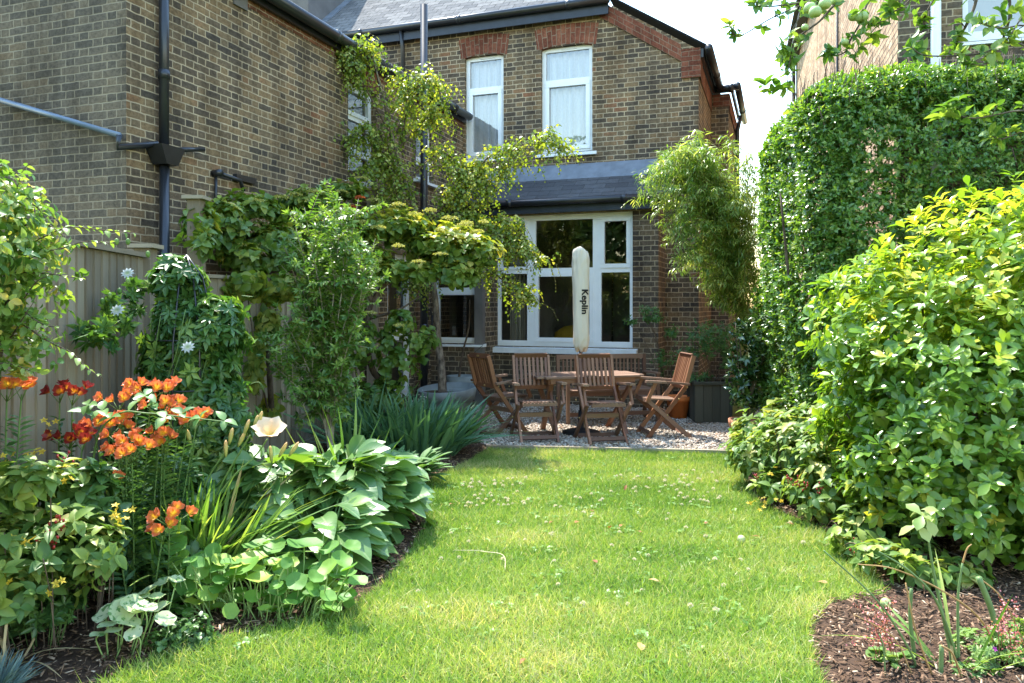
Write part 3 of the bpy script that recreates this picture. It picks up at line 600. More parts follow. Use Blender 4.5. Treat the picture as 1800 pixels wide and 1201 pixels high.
# yellow armchair inside the room
p = wpt(.95+c0, -D0+1.1); ar = thing('armchair', 'yellow armchair seen indoors through the big ground-floor window', 'armchair', (p[0], p[1], .1), -TH)
YEL = m_plain('mustard_fabric', (.55, .34, .04), .9, .1, .1)
m_ = MB(); m_.box(-.3, .3, -.3, .3, .2, .45); m_.build('seat', YEL, ar)
m_ = MB(); m_.lathe([(0, .4), (.32, .42), (.36, .7), (.30, .98), (.15, 1.08), (0, 1.1)], 20, (0, 0, 0), lambda r, z, t: (r*(1 if abs(math.sin(t)) < .9 else .9), 0)); m_.build('backrest', YEL, ar, smooth=True)
for sx in (-1, 1):
    for sy in (-1, 1): m_ = MB(); m_.tube([(sx*.24, sy*.24, .2), (sx*.27, sy*.27, 0)], .02); m_.build('leg', TEAK, ar)

# --- left wing (next door)
lw = thing('neighbouring_house', 'tall brown brick house wing behind the left fence with black pipes and hopper', 'house', (Jx, Jy, 0), -TH)
YE = -7.03; ZE = 4.70; UVS = 1.1
def sw(px0, px1, pyt, pyb): 
    (ya, zt_), (yb, _) = sid(px0, pyt), sid(px1, pyt); return ya, yb, zt_, sid(px0, pyb)[1]
W1 = sid(612, 200)[0], sid(661, 200)[0], 3.08, 4.34; W2 = sid(731, 250)[0], sid(762, 250)[0], 3.40, 4.24; DR = sid(681, 600)[0], sid(727, 600)[0], .2, 2.25
mb = MB(); wall(mb, (0, YE), (0, 1), -YE, 0, ZE-.02, [(h[0]-YE, h[1]-YE, h[2], h[3]) for h in (W1, W2, DR)], n=(1, 0), uo=.1125); mb.build('wall', BRICK, lw)
mb = MB(); wall(mb, (-4.2, YE), R0, 4.2, 0, ZE+.35, uo=.0); mb.build('front_wall', BRICKW, lw)
mb = MB(); wall(mb, (.006, YE+.15), (0, 1), -YE-.15, ZE-.17, ZE-.02, n=(1, 0)); mb.build('brick_band', m_brick('brown_red_brick', [(.1, (.13, .055, .035)), (.5, (.19, .085, .055)), (.9, (.22, .12, .07))], (.4, .32, .23), .0055), lw)
for h in (W1, W2):
    mb = MB(); wall(mb, (.009, h[0]-.05), (0, 1), h[1]-h[0]+.1, h[3], h[3]+(.29 if h is W1 else .22), n=(1, 0), swap=True); mb.build('window_arch', BRICKR, lw)
y0, y1, z0, z1 = W1; window(lw, (0, 0), (0, 1), (1, 0), y0, y1, z0, z1, [(y0+.06, y1-.06, 3.95, z1-.06, .04), (y0+.06, y1-.06, 3.52, 3.88, 0), (y0+.06, y1-.06, z0+.06, 3.44, 0)], GLASS, sill=(0, .06, .07)); curtain(lw, (0, 0), (0, 1), (1, 0), y0, y1, z0, z1, .22, NET, .015, 22, 'net_curtain')
y0, y1, z0, z1 = W2; window(lw, (0, 0), (0, 1), (1, 0), y0, y1, z0, z1, [(y0+.06, y1-.06, z0+.30, z1-.06, .05), (y0+.06, y1-.06, z0+.06, z0+.24, 0)], GLASS, sill=(0, .06, .07))
y0, y1, z0, z1 = DR; dr = window(lw, (0, 0), (0, 1), (1, 0), y0, y1, z0, z1, [(y0+.09, y1-.09, z0+.95, z1-.08, .03), (y0+.09, y1-.09, z0+.1, z0+.86, .03)], GLASSD, name='glazed_door')
mb = MB(); mb.tube([(.02, y0+.08, 1.15), (.06, y0+.08, 1.15), (.06, y0+.2, 1.15)], .012); mb.build('handle', BLACK, dr)
mb = MB(); mb.box(-4.2, -.2, YE+.2, 0, .1, 4.6); 
mb2 = MB(); mb2.box(-4.2, .02, YE+.1, -.02, ZE+.0, ZE+.06); mb2.build('roof', SLATE, lw)
mb.build('interior', ROOM, lw)
mb = MB(); gutter(mb, (.13, YE+.1, ZE+.0), (.13, -.03, ZE+.0), .065); mb.box(.02, .06, YE+.1, -.03, ZE-.10, ZE+.09); mb.build('gutter', BLACKP, lw)
yp = sid(277, 200)[0]; zh0, zh1 = sid(277, 292)[1], sid(277, 261)[1]
mb = MB(); mb.tube([(.07, yp, zh1+.02), (.07, yp, ZE-.02)], .042, 12); mb.tube([(.075, yp, 0), (.075, yp, zh0)], .042, 12)
for z in (3.5, 4.2, 1.7, .6): mb.tube([(.07, yp, z-.04), (.07, yp, z+.04)], .05, 12)
mb.build('downpipe', BLACKP, lw, smooth=True)
mb = MB(); ha, hb = yp-.11, yp+.11
mb.box8([(.015, ha+.04, zh0), (.17, ha+.04, zh0), (.17, hb-.05, zh0), (.015, hb-.05, zh0), (.012, ha-.05, zh1), (.20, ha-.05, zh1), (.20, hb, zh1), (.012, hb, zh1)], .5); mb.build('hopper', BLACKP, lw)
mb = MB(); q0 = fac(0, 176, YE-.06); q1 = fac(210, 238, YE-.06); q2 = (.10, YE-.05, zh1+.06)
mb.tube([(q0[0], YE-.06, q0[1]), (q1[0], YE-.06, q1[1])], .024, 10); mb.build('waste_pipe', GREYP, lw, smooth=True)
mb = MB(); mb.tube([(q1[0], YE-.06, q1[1]), (-.02, YE-.07, q1[1]-.10), (.10, yp-.1, zh1+.01)], .026, 10); mb.tube([(.10, yp+.1, zh1+.0), (.09, sid(344, 264)[0], sid(344, 264)[1])], .022, 10); mb.build('waste_pipe', BLACKP, lw, smooth=True)
mb = MB(); v = sid(375, 305); mb.tube([(.03, v[0], v[1]-.42), (.03, v[0], v[1])], .014, 8); mb.tube([(.0, v[0], v[1]), (.09, v[0], v[1])], .035, 10); v2 = sid(415, 318); mb.tube([(.05, v2[0]-.25, v2[1]+.02), (.05, v2[0], v2[1]), (.05, v2[0]+.05, v2[1]-.1)], .02, 8); mb.box(.0, .05, v2[0]-.05, v2[0]+.25, v2[1], v2[1]+.06); mb.build('outlet_pipes', BLACKP, lw)
mb = MB(); v = sid(421, 3); mb.box(.0, .02, v[0]-.1, v[0]+.1, v[1]-.06, v[1]+.06); mb.build('air_brick', RENDER, lw)
yv = sid(742, 300, .12)[0]; mb = MB(); mb.tube([(.15, yv, 0), (.15, yv, 5.92)], .055, 14)
for z in (1.2, 2.9, 4.4): mb.tube([(.15, yv, z-.05), (.15, yv, z+.05)], .064, 14)
mb.build('soil_pipe', BLACKP, lw, smooth=True)
UVS = 1.0
# rendered stack beside the slate roof
ch = thing('rendered_stack', 'grey rendered wall block rising beside the slate roof at top left', 'chimney', wpt(-4.2, 1.6, 5.5), -TH)
mb = MB(); mb.box(-1.4, 1.06, -1.5, 3.0, -.8, 3.4); mb.build('body', RENDER, ch)
mb = MB(); mb.bar((1.10, -1.76, .80+.04), (1.10, 2.6, .80+.04+4.36*.84), .22, .03, (0, -.6, .8)); mb.build('lead_flashing', LEAD, ch)

# --- right-hand house
T2 = math.radians(16.2); rh = thing('sunlit_house', 'yellow brick house with sunlit side wall behind the tall hedge at top right', 'house', (4.05, 8.0, 0), -T2)
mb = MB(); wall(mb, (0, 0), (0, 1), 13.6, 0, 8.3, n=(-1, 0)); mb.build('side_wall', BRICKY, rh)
def rfac(px, py, y0=0.):
    k = (px-900)/F; c, s = math.cos(T2), math.sin(T2); q = (k*(8.0+c*y0)-4.05-s*y0)/(c+k*s); return q, EYE-(py-HY)/F*(8.0-s*q+c*y0)
wa, zs = rfac(1692, 74); wb, _ = rfac(1800, 74); wb = wa+1.25
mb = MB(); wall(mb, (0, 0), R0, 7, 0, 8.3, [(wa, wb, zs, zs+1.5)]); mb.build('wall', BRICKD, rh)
window(rh, (0, 0), R0, N0, wa, wb, zs, zs+1.5, [(wa+.07, wb-.07, zs+.12, zs+.9, 0), (wa+.07, wb-.07, zs+.98, zs+1.43, 0)], GLASS, sill=(0, .05, .05)); curtain(rh, (0, 0), R0, N0, wa, wb, zs, zs+1.5, .22, CURT, .01, 20)
mb = MB(); xx = rfac(1642, 60)[0]; mb.tube([(xx, -.07, 0), (xx, -.07, 8.2)], .05, 12); mb.build('downpipe', UPVC, rh, smooth=True)
mb = MB(); mb.tube([(-.03, 4.6, 0), (-.03, 4.6, 8.2)], .02, 8); mb.build('cable', BLACK, rh)
mb = MB(); gutter(mb, (-.16, -.2, 8.36), (-.16, 13.7, 8.36), .07); mb.box(-.22, .0, -.2, 13.7, 8.18, 8.29); mb.box(-.12, -.04, 13.2, 13.6, 0, 8.2); mb.build('gutter', m_plain('brown_gutter', (.05, .035, .03), .5), rh)
mb = MB(); mb.face([(-.3, -.3, 8.3), (7, -.3, 8.3), (7, 14, 8.3), (-.3, 14, 8.3)]); mb.face([(-.3, -.3, 8.42), (3.5, -.3, 11), (3.5, 14, 11), (-.3, 14, 8.42)]); mb.build('roof', SLATE, rh)

# ------------------------------------------------------------------ fence
fn = thing('timber_fence', 'weathered grey featheredge timber fence along the left side of the garden', 'fence', (-2.2, 3.5, 0))
def fpanel(p0, p1, h0, h1, cap=True):
    p0 = A(*p0, 0); p1 = A(*p1, 0); d = p1-p0; L = np.linalg.norm(d); d /= L; nrm = A(d[1], -d[0], 0); mb = MB(); k = max(2, int(L/.105)); st = L/k
    if nrm[0] < 0: nrm = -nrm
    for i in range(k):
        q0 = p0+d*(st*i-.01); q1 = p0+d*(st*(i+1)+.004); h = h0+(h1-h0)*(i+.5)/k; r = U(0, 1)
        a = q0+nrm*.022; b = q1+nrm*.008
        c = [q0-nrm*.002, a, b, q1-nrm*.002]; mb.box8([tuple(v+A(0, 0, .06)) for v in c]+[tuple(v+A(0, 0, h)) for v in c], r)
    o = mb.build('panel', FENCE, fn, True)
    for z in (.35, 1.0, h0-.2): m = MB(); m.bar(p0-nrm*.035+A(0, 0, z), p1-nrm*.035+A(0, 0, z), .06, .07); m.build('rail', FENCE, fn, True)
    m = MB(); m.bar(p0+A(0, 0, .05)+nrm*.03, p1+A(0, 0, .05)+nrm*.03, .025, .13); m.build('gravel_board', FENCE, fn, True)
    if cap: m = MB(); m.bar(p0+A(0, 0, h0+.018)+nrm*.004, p1+A(0, 0, h1+.018)+nrm*.004, .075, .03); m.build('capping_rail', FENCE, fn, True)
def fpost(x, y, h, s=.1, cap=True, ang=0.):
    m = MB(); m.box(x-s/2, x+s/2, y-s/2, y+s/2, 0, h, U(0, 1)); m.build('post', FENCE, fn, True)
    if cap: m = MB(); m.box(x-s*.8, x+s*.8, y-s*.8, y+s*.8, h+.002, h+.03, .8); m.build('post_cap', FENCE, fn, True)
fpanel((-2.228, 1.6), (-2.39, 3.38), 1.845, 1.845); fpanel((-2.40, 3.46), (-2.565, 5.28), 1.845, 1.84); fpanel((-2.585, 5.45), (-2.63, 5.94), 1.78, 1.76); fpanel((-2.62, 6.05), (-2.264, 7.3), 1.74, 1.74)
fpanel((-2.25, 7.4), (-2.0925, 8.5), 1.74, 1.74); fpanel((-2.08, 8.6), (-1.935, 9.6), 1.74, 1.74)
fpost(-2.395, 3.42, 1.86, .09); fpost(-2.575, 5.36, 1.91, .11); fpost(-2.63, 6.0, 1.80, .09)
tp = at(345, 352, 6.1); fpost(tp[0], tp[1], tp[2], .105); tq = at(655, 336, 9.9); fpost(tq[0], tq[1], tq[2], .13); fpost(-2.26, 7.35, 1.80, .1)


# ------------------------------------------------------------------ furniture
AF = math.radians(16)
def chair_proto(name, label, mat, matl, group=None):
    t = thing(name, label, 'chair', (0, 0, 0), 0, group)
    for sx in (-1, 1):
        x = sx*.205; m = MB(); m.bar((x, .345, .93), (x, .245, .57), .026, .048, (0, 1, .2)); m.bar((x, .245, .575), (x, -.20, .0), .026, .046, (0, 1, .6)); m.build('front_leg', mat, t)
        x = sx*.243; m = MB(); m.bar((x, -.215, .445), (x, .30, .0), .026, .046, (0, 1, .6)); m.build('rear_leg', matl, t)
        x = sx*.262; m = MB(); m.bar((x, .275, .615), (x, .0, .64), .042, .024); m.bar((x, .002, .64), (x, -.235, .652), .05, .026, w1=.06); m.build('armrest', matl, t)
        x = sx*.262; m = MB(); m.bar((x, -.12, .64), (x, -.215, .43), .024, .04, (0, 1, .6)); m.build('arm_support', mat, t)
        for (yy, zz) in ((.247, .585), (.02, .27), (.15, .45)): m = MB(); m.tube([(sx*.272, yy, zz), (sx*.262, yy, zz)], .008, 8); m.build('bolt', BRASS, t)
    m = MB()
    for i in range(8): x = -.17+.34*i/7; m.bar((x, .235, .595), (x, .325, .905), .027, .014, (1, 0, 0) if False else (0, 1, .2))
    m.bar((-.192, .337, .925), (.192, .337, .925), .03, .056, (0, -.3, 1)); m.bar((-.192, .240, .575), (.192, .240, .575), .028, .045, (0, -.3, 1)); m.build('backrest', mat, t)
    m = MB(); m.tube([(0, .268, .577), (0, .258, .577)], .012, 10); m.build('brass_stud', BRASS, t); m = MB(); m.box(-.025, .025, .352, .356, .915, .935); m.build('brass_badge', BRASS, t)
    m = MB()
    for i in range(9): x = -.168+.336*i/8; m.bar((x, -.215, .448), (x, .16, .428), .03, .016)
    m.bar((-.192, -.20, .425), (.192, -.20, .425), .03, .03); m.bar((-.192, .14, .405), (.192, .14, .405), .03, .03); m.build('seat', matl, t)
    for a_, b_ in (((.23, .288, .025), (.03, .05)), ((.19, -.165, .06), (.028, .042)), ((.19, .035, .285), (.026, .05))): m = MB(); m.bar((-a_[0], *a_[1:]), a_, *b_, (0, .6, 1) if a_[2] < .2 else (0, 0, 1)); m.build('stretcher', matl, t)
    return t
def place(t, p, rz): t.location = (p[0], p[1], .012); t.rotation_euler = (0, 0, rz)
G = 'folding chairs round the patio table'
cr = chair_proto('folding_chair', 'brown slatted folding chair with its sunlit back to the lawn, in front of the parasol', TEAK, TEAKG, G); place(cr, at(1062, 760, 8.35), AF-.06+math.pi*0+0)
def chair_copy(label, p, rz): c = copy_tree(cr); c['label'] = label; place(c, p, rz); return c
place(cr, at(1060, 760, 8.42), AF*.7)
chair_copy('brown folding chair with its shaded back to the lawn, left of the closed parasol', at(943, 760, 8.50), AF*.6)
chair_copy('brown folding chair turned sideways at the table end near the orange pot', at(1158, 760, 8.85), -math.pi/2+.12)
chair_copy('dark folding chair at the table end beside the grey planters, facing inwards', at(884, 750, 9.05), math.pi/2+.62)
# table
tc = at(1026, 660, 9.05); tb = thing('garden_table', 'slatted brown garden table under the closed parasol', 'table', (tc[0], tc[1], .012), AF)
m = MB()
for i in range(9):
    y = -.30+.075*i; L = .66 if abs(i-4) < 4 else .58
    if i == 4: m.bar((-L, y, .685), (-.04, y, .685), .068, .022); m.bar((.04, y, .685), (L, y, .685), .068, .022)
    else: m.bar((-L, y, .685), (L, y, .685), .068, .022)
m.build('tabletop', TEAKG, tb)
m = MB(); m.bar((-.52, -.30, .645), (.52, -.30, .645), .03, .055); m.bar((-.52, .30, .645), (.52, .30, .645), .03, .055); m.bar((-.52, -.28, .645), (-.52, .28, .645), .03, .05); m.bar((.52, -.28, .645), (.52, .28, .645), .03, .05); m.build('table_frame', TEAK, tb)
for sx in (-1, 1):
    for sy in (-1, 1): m = MB(); m.bar((sx*.50, sy*.27, .62), (sx*.42, -sy*.30+.02*sy, 0), .035, .055, (1, 0, .2)); m.build('leg', TEAK, tb)
# bench
bc = at(1066, 640, 9.98); bn = thing('garden_bench', 'greyish slatted garden bench against the house wall behind the table', 'bench', (bc[0], bc[1], .012), AF*.8)
m = MB(); m.bar((-.60, .2, .83), (.60, .2, .83), .03, .06); m.bar((-.57, .19, .52), (.57, .19, .52), .03, .05)
for i in range(21): x = -.53+1.06*i/20; m.bar((x, .19, .54), (x, .20, .80), .025, .014, (0, 1, 0))
m.build('backrest', TEAKG, bn)
m = MB()
for i in range(5): y = -.24+.1*i; m.bar((-.58, y, .425), (.58, y, .425), .075, .02)
m.build('seat', TEAKG, bn)
for sx in (-1, 1):
    m = MB(); m.bar((sx*.605, .2, .86), (sx*.605, .16, 0), .04, .05, (0, 1, 0)); m.build('leg', TEAKG, bn); m = MB(); m.bar((sx*.605, -.26, .62), (sx*.605, -.26, 0), .04, .05, (0, 1, 0)); m.build('leg', TEAKG, bn)
    m = MB(); m.bar((sx*.605, .18, .625), (sx*.605, -.30, .635), .06, .025); m.build('armrest', TEAKG, bn)
m = MB(); m.bar((-.58, -.255, .13), (.58, -.255, .13), .03, .05); m.bar((-.58, -.26, .385), (.58, -.26, .385), .025, .05); m.build('stretcher', TEAKG, bn)
# parasol
pc = at(1021, 640, 8.93); pa = thing('parasol', 'closed parasol in a cream cover standing through the table', 'parasol', (pc[0], pc[1], .012))
m = MB(); m.tube([(0, 0, .05), (0, 0, 2.1)], .019, 12); m.build('pole', BLACK, pa, smooth=True)
m = MB(); m.lathe([(0, 0), (.22, 0), (.22, .035), (.12, .06), (.035, .08), (.03, .28), (0, .28)], 24); m.build('base', BLACK, pa, smooth=True)
def cw(r, z, t): return r*(1+(.03*math.sin(z*42+4*math.sin(t*2)) if z > 1.92 or z < 1.2 else .006*math.sin(z*33+3*t))+.055*math.sin(3*t+z*2)+.02*math.sin(7*t-z*5)+(.012 if 1.3 < z < 1.8 else .025)*math.sin(11*t+z*9)+.02*math.sin(z*14+2*t)), (.012*math.sin(t*3+.5)+.028*math.sin(t-2.4) if z > 2.10 else (.018*math.sin(5*t) if z < 1.0 else 0))
pf = [(.02, .99), (.055, .975), (.085, 1.03), (.094, 1.12), (.093, 1.25), (.090, 1.4), (.092, 1.55), (.094, 1.7), (.096, 1.85), (.099, 1.98), (.100, 2.06), (.096, 2.12), (.08, 2.155), (.045, 2.16), (0, 2.15)]
pf = [(np.interp(q, np.arange(len(pf)), [a for a, _ in pf]), np.interp(q, np.arange(len(pf)), [b for _, b in pf])) for q in np.linspace(0, len(pf)-1, 60)]
m = MB(); m.lathe(pf, 64, (0, 0, 0), cw); cvo = m.build('cover', COVER, pa, smooth=True)
tcv = bpy.data.curves.new('lettering', 'FONT'); tcv.body = 'Keplin'; tcv.size = .108; tcv.offset = .0022; tcv.extrude = 0; tcv.space_character = 1.05; tcv.align_x = 'CENTER'
to = bpy.data.objects.new('lettering_source', tcv); me = to.to_mesh(); n_ = len(me.vertices); v = np.zeros(n_*3); me.vertices.foreach_get('co', v); v = v.reshape(-1, 3)
import bmesh; bm = bmesh.new(); bm.from_mesh(me); bmesh.ops.triangulate(bm, faces=bm.faces[:]); bmesh.ops.subdivide_edges(bm, edges=bm.edges[:], cuts=4, use_grid_fill=True); bm.verts.index_update(); v = np.array([q.co[:] for q in bm.verts]); fcs = [[q.index for q in f.verts] for f in bm.faces]; bm.free(); to.to_mesh_clear(); bpy.data.objects.remove(to)
V = []; f0 = fcs; fcs = []; nv = len(v)
for k_, (sx_, sy_) in enumerate(((0, 0), (.0028, 0), (-.0028, 0), (0, .002))): fcs += [[i_+k_*nv for i_ in f] for f in f0]
for q in np.concatenate([v, v+A(.0028, 0, 0), v-A(.0028, 0, 0), v+A(0, .002, 0)]):
    z = 1.55-q[0]; th = -math.pi/2+.42+(q[1]-.035)/.094; rr = np.interp(z, [b for _, b in pf[5:-8]], [a for a, _ in pf[5:-8]]); r2, _ = cw(rr, z, th); k_ = len(V)//nv; V.append(((r2+.005+.0004*k_)*math.cos(th), (r2+.005+.0004*k_)*math.sin(th), z))
lm = mesh_data('lettering', V, np.concatenate([np.array(f) for f in fcs]), np.concatenate([[0], np.cumsum([len(f) for f in fcs])[:-1]]), BLACK); link('lettering', lm, cvo)

# ------------------------------------------------------------------ pots
def pot(name, label, p, prof, mat, k=32, wob=None, group=None, soil=None):
    t = thing(name, label, 'pot', (p[0], p[1], .012), 0, group); m = MB(); m.lathe(prof, k, (0, 0, 0), wob); m.build('body', mat, t, smooth=False)
    if soil: m = MB(); m.lathe([(0, soil[1]+.015), (soil[0], soil[1])], k); m.build('soil', SOIL, t)
    return t
pp = at(786, 730, 10.25); PB = (pp[0], pp[1])
pot('planter', 'large round grey planter with a dented rim holding the birch', pp, [(.0, 0), (.26, .0), (.33, .22), (.335, .24), (.37, .245), (.40, .40), (.385, .41), (.36, .33), (.0, .33)], GREYPOT, 36, lambda r, z, t: (r*(1+.015*math.sin(2*t)), .035*math.sin(t+.6) if z > .3 else 0), soil=(.35, .34))
pq = at(812, 700, 11.0); pot('planter', 'smaller grey round planter with a bare stick, against the wall under the window', pq, [(0, 0), (.14, 0), (.19, .32), (.215, .33), (.225, .50), (.21, .50), (.19, .42), (0, .42)], GREYPOT, 32, soil=(.19, .44))
st = thing('bare_sapling', 'thin bare dark sapling leaning in the smaller grey planter', 'sapling', (pq[0]-.05, pq[1], .45)); m = MB(); m.tube(poly([(pq[0]-.05, pq[1], .42), (pq[0]+.0, pq[1], .8), (pq[0]+.1, pq[1]-.05, 1.2), (pq[0]+.12, pq[1]-.1, 1.6)], 6), taper(19, .022, .008)); m.tube(poly([(pq[0]-.02, pq[1], .72), (pq[0]+.15, pq[1], .82), (pq[0]+.3, pq[1], .95)], 5), taper(11, .01, .004)); m.build('stem', BARK, st, True)
p = at(1192, 730, 10.2); pot('orange_pot', 'orange plastic plant pot standing beside the wooden planter', p, [(0, 0), (.11, 0), (.145, .23), (.165, .235), (.17, .30), (.155, .30), (.14, .24), (0, .24)], ORANGE, 32, soil=(.14, .25))
wp = at(1258, 735, 10.0); wb_ = thing('wooden_planter', 'dark square wooden planter box against the right end of the house', 'planter', (wp[0], wp[1], .012), -.05); m = MB()
for i in range(6): x = -.27+.108*i; m.box(x-.052, x+.052, -.30, -.278, .02, .50); m.box(x-.052, x+.052, .278, .30, .02, .50)
for i in range(5): y = -.22+.11*i; m.box(-.325, -.303, y-.053, y+.053, .02, .50); m.box(.303, .325, y-.053, y+.053, .02, .50)
m.build('plank_side', DARKW, wb_); m = MB(); m.box(-.345, .345, -.33, -.26, .502, .535); m.box(-.345, .345, .26, .33, .502, .535); m.box(-.345, -.27, -.258, .258, .502, .535); m.box(.27, .345, -.258, .258, .502, .535); m.build('rim', DARKW, wb_); m = MB(); m.box(-.3, .3, -.27, .27, .4, .46); m.build('soil', SOIL, wb_)
bp = gnd(1312, 792); bp = at(1312, 792, 7.95); pot('terracotta_pot', 'terracotta pot half hidden by leaves at the gravel edge, holding the bay shrub', bp, [(0, 0), (.11, 0), (.155, .25), (.18, .252), (.185, .32), (.165, .32), (.15, .27), (0, .27)], TERRA, 32, soil=(.15, .28))
# rake leaning beside the window
k0 = wpt(.06, -1.62, .012); k1 = wpt(-.02+.1, -1.36, 1.38); rk = thing('garden_tool', 'long black handled garden tool leaning by the downpipe', 'tool', k0); m = MB(); m.tube([k0+A(0, 0, .02), k1], .014, 8); m.build('handle', BLACK, rk, True); m = MB(); m.tube(poly([k1-A(0, 0, .12), k1+A(-.03, 0, .06), k1+A(-.09, -.02, .08), k1+A(-.10, -.02, 0)], 5), .014, 8); m.build('grip', BLACK, rk, True)
_at = at
def at(px, py, Y):
    """point seen at this place, kept on the garden side of the fence"""
    z = EYE-(py-HY)/F*Y; k = (900-px)/F
    if px < 335 and Y < 6: Y = min(Y, 2.082/(k-.0914)-.28)
    elif 335 <= px < 660 and 6 < Y < 9.9 and z < 1.9: Y = min(Y, 3.308/(k+.143)-.16)
    return _at(px, py, Y)
# ------------------------------------------------------------------ plants
def pl(name, label, cat, loc, group=None): return thing(name, label, cat, loc, 0, group)
def P3(lst): return [at(*q) for q in lst]
def branches(root, paths, mat, name='branches', k=6):
    m = MB()
    for pts, r0, r1, n in paths:
        q = poly(pts, n); m.tube(q, taper(len(q), r0, r1), k)
    return m.build(name, mat, root, True, True)
# --- birch in the grey planter
BIRCH = m_leaf('birch_leaf', [(0, (.07, .13, .02)), (.4, (.14, .21, .03)), (.75, (.24, .30, .05)), (1, (.38, .38, .10))], .5, .4, .5, (1.4, 1.3, .4))
tr = pl('birch_tree', 'slender young birch growing out of the large grey planter, with weeping leafy branches', 'tree', (PB[0], PB[1], .35))
trunk = P3([(778, 695, 10.25), (776, 650, 10.25), (769, 590, 10.25), (765, 525, 10.2), (752, 450, 10.1), (728, 370, 9.9), (700, 280, 9.7), (676, 180, 9.6), (655, 100, 9.5)])
branches(tr, [(trunk, .062, .008, 7)], BIRCHB, 'trunk', 10)
BR = [[(690, 245, 9.7), (640, 150, 9.4), (608, 95, 9.3), (600, 130, 9.3)], [(670, 160, 9.6), (650, 90, 9.5), (628, 84, 9.4), (622, 125, 9.4)], [(690, 250, 9.7), (735, 150, 9.7), (765, 145, 9.8), (785, 215, 9.8)], [(700, 270, 9.7), (715, 180, 9.6), (690, 120, 9.5)],
      [(700, 280, 9.7), (640, 235, 9.4), (618, 265, 9.3)], [(712, 320, 9.8), (770, 270, 9.9), (800, 285, 9.9), (812, 320, 9.9)], [(705, 300, 9.8), (660, 290, 9.5), (640, 330, 9.4)], [(720, 340, 9.8), (690, 300, 9.6), (665, 220, 9.5)], [(700, 260, 9.7), (740, 220, 9.8), (760, 190, 9.9)],
      [(745, 430, 10.1), (810, 345, 10.), (860, 275, 9.9), (915, 262, 9.8), (975, 242, 9.7), (985, 268, 9.7)], [(755, 460, 10.1), (830, 380, 9.9), (862, 320, 9.8), (905, 285, 9.8)], [(760, 500, 10.2), (850, 420, 9.8), (905, 425, 9.7), (960, 465, 9.6)], [(760, 490, 10.2), (840, 470, 9.8), (900, 505, 9.7), (935, 530, 9.6)],
      [(745, 420, 10.), (800, 380, 9.9), (840, 395, 9.8), (870, 440, 9.8)], [(735, 400, 10.), (700, 370, 9.8), (690, 410, 9.7)], [(740, 410, 10.), (780, 360, 9.9), (800, 330, 9.9)], [(765, 520, 10.2), (730, 480, 10.), (720, 520, 9.9)], [(720, 350, 9.9), (690, 340, 9.7), (670, 365, 9.6)], [(815, 340, 10.), (835, 300, 9.9), (860, 330, 9.9)], [(850, 420, 9.9), (880, 390, 9.8), (905, 400, 9.8)], [(860, 450, 9.8), (905, 445, 9.7), (930, 440, 9.7)]]
lb = LB(); tw = []
for b in BR:
    q = poly(P3(b), 8); tw.append((P3(b), .016, .003, 6)); L = np.linalg.norm(np.diff(q, axis=0), axis=1).sum(); k = int(32+L*76)
    for i in range(k):
        t = U(.18, 1); j = min(len(q)-2, int(t*(len(q)-1))); s = q[j]+rng.normal(size=3)*.06; d = rdir(1)[0]*A(1, 1, .5); ln = U(.10, .36)*(1 if t < .9 else 1.1)
        pth = poly([s, s+d*ln*.35+A(0, 0, .03), s+d*ln*.75+A(0, 0, -.12*ln), s+d*ln*.95+A(0, 0, -.5*ln)], 4)
        if i % 2 == 0: tw.append((pth[::4], .003, .0015, 2))
        shoot_leaves(lb, pth, .046, .052, .043, T_HT, .7, 1.4, False, rnd=U(.15, .95), upn=.1)
branches(tr, tw, STEMB, 'branches', 4); lb.build('foliage', BIRCH, tr)
# --- climbing hydrangea (flat heads) near the end of the fence
HYD = m_leaf('hydrangea_leaf', [(0, (.05, .11, .02)), (.5, (.11, .18, .03)), (.85, (.24, .28, .05)), (1, (.40, .36, .09))], .42, .4, .45, (1.3, 1.2, .4))
HEAD = m_leaf('flower_head', [(0, (.20, .20, .05)), (.5, (.34, .33, .10)), (1, (.46, .42, .17))], .3, .8, .1); HEADB = m_leaf('faded_flower_head', [(0, (.16, .09, .05)), (.5, (.27, .17, .10)), (1, (.40, .30, .19))], .2, .9, .1); HEADR = m_leaf('rust_flower_head', [(0, (.20, .035, .012)), (1, (.42, .11, .04))], .3, .8, .1)
def flat_head(lb, c, r, n=70, axis=None):
    a = rng.random(n)*6.28; q = r*np.sqrt(rng.random(n)); p = np.stack([c[0]+q*np.cos(a), c[1]+q*np.sin(a), c[2]+.3*r*(1-(q/r)**2)+U(-.006, .006, n)], 1)
    lb.add(p, rdir(n, .2), rdir(n)*.6+A(0, 0, 1), U(.010, .02, n), U(.010, .018, n), T_RH)
    m_ = 7; aa = np.arange(m_)*.9; 
def hyd_plant(name, label, base, limbs, masses, heads, nb, leaf=(.085, .062), group=None, rr=(.15, 1.), hang=0., mat=None):
    t = pl(name, label, 'climber', base, group); branches(t, limbs, BARK, 'stems', 7); lb = LB()
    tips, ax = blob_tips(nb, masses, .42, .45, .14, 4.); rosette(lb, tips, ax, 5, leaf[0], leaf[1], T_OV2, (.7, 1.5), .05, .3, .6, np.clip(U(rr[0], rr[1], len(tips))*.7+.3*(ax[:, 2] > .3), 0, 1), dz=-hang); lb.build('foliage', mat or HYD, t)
    for (lst, mat) in heads:
        for (px, py, Y, r) in lst: q = LB(); c = at(px, py-7, Y-.16); flat_head(q, c, r, 130); h = q.build('flower_head', mat, t)
    return t
def ms(lst): return [(*at(px, py, Y), rx, ry, rz) for px, py, Y, rx, ry, rz in lst]
hb = at(684, 745, 8.45)
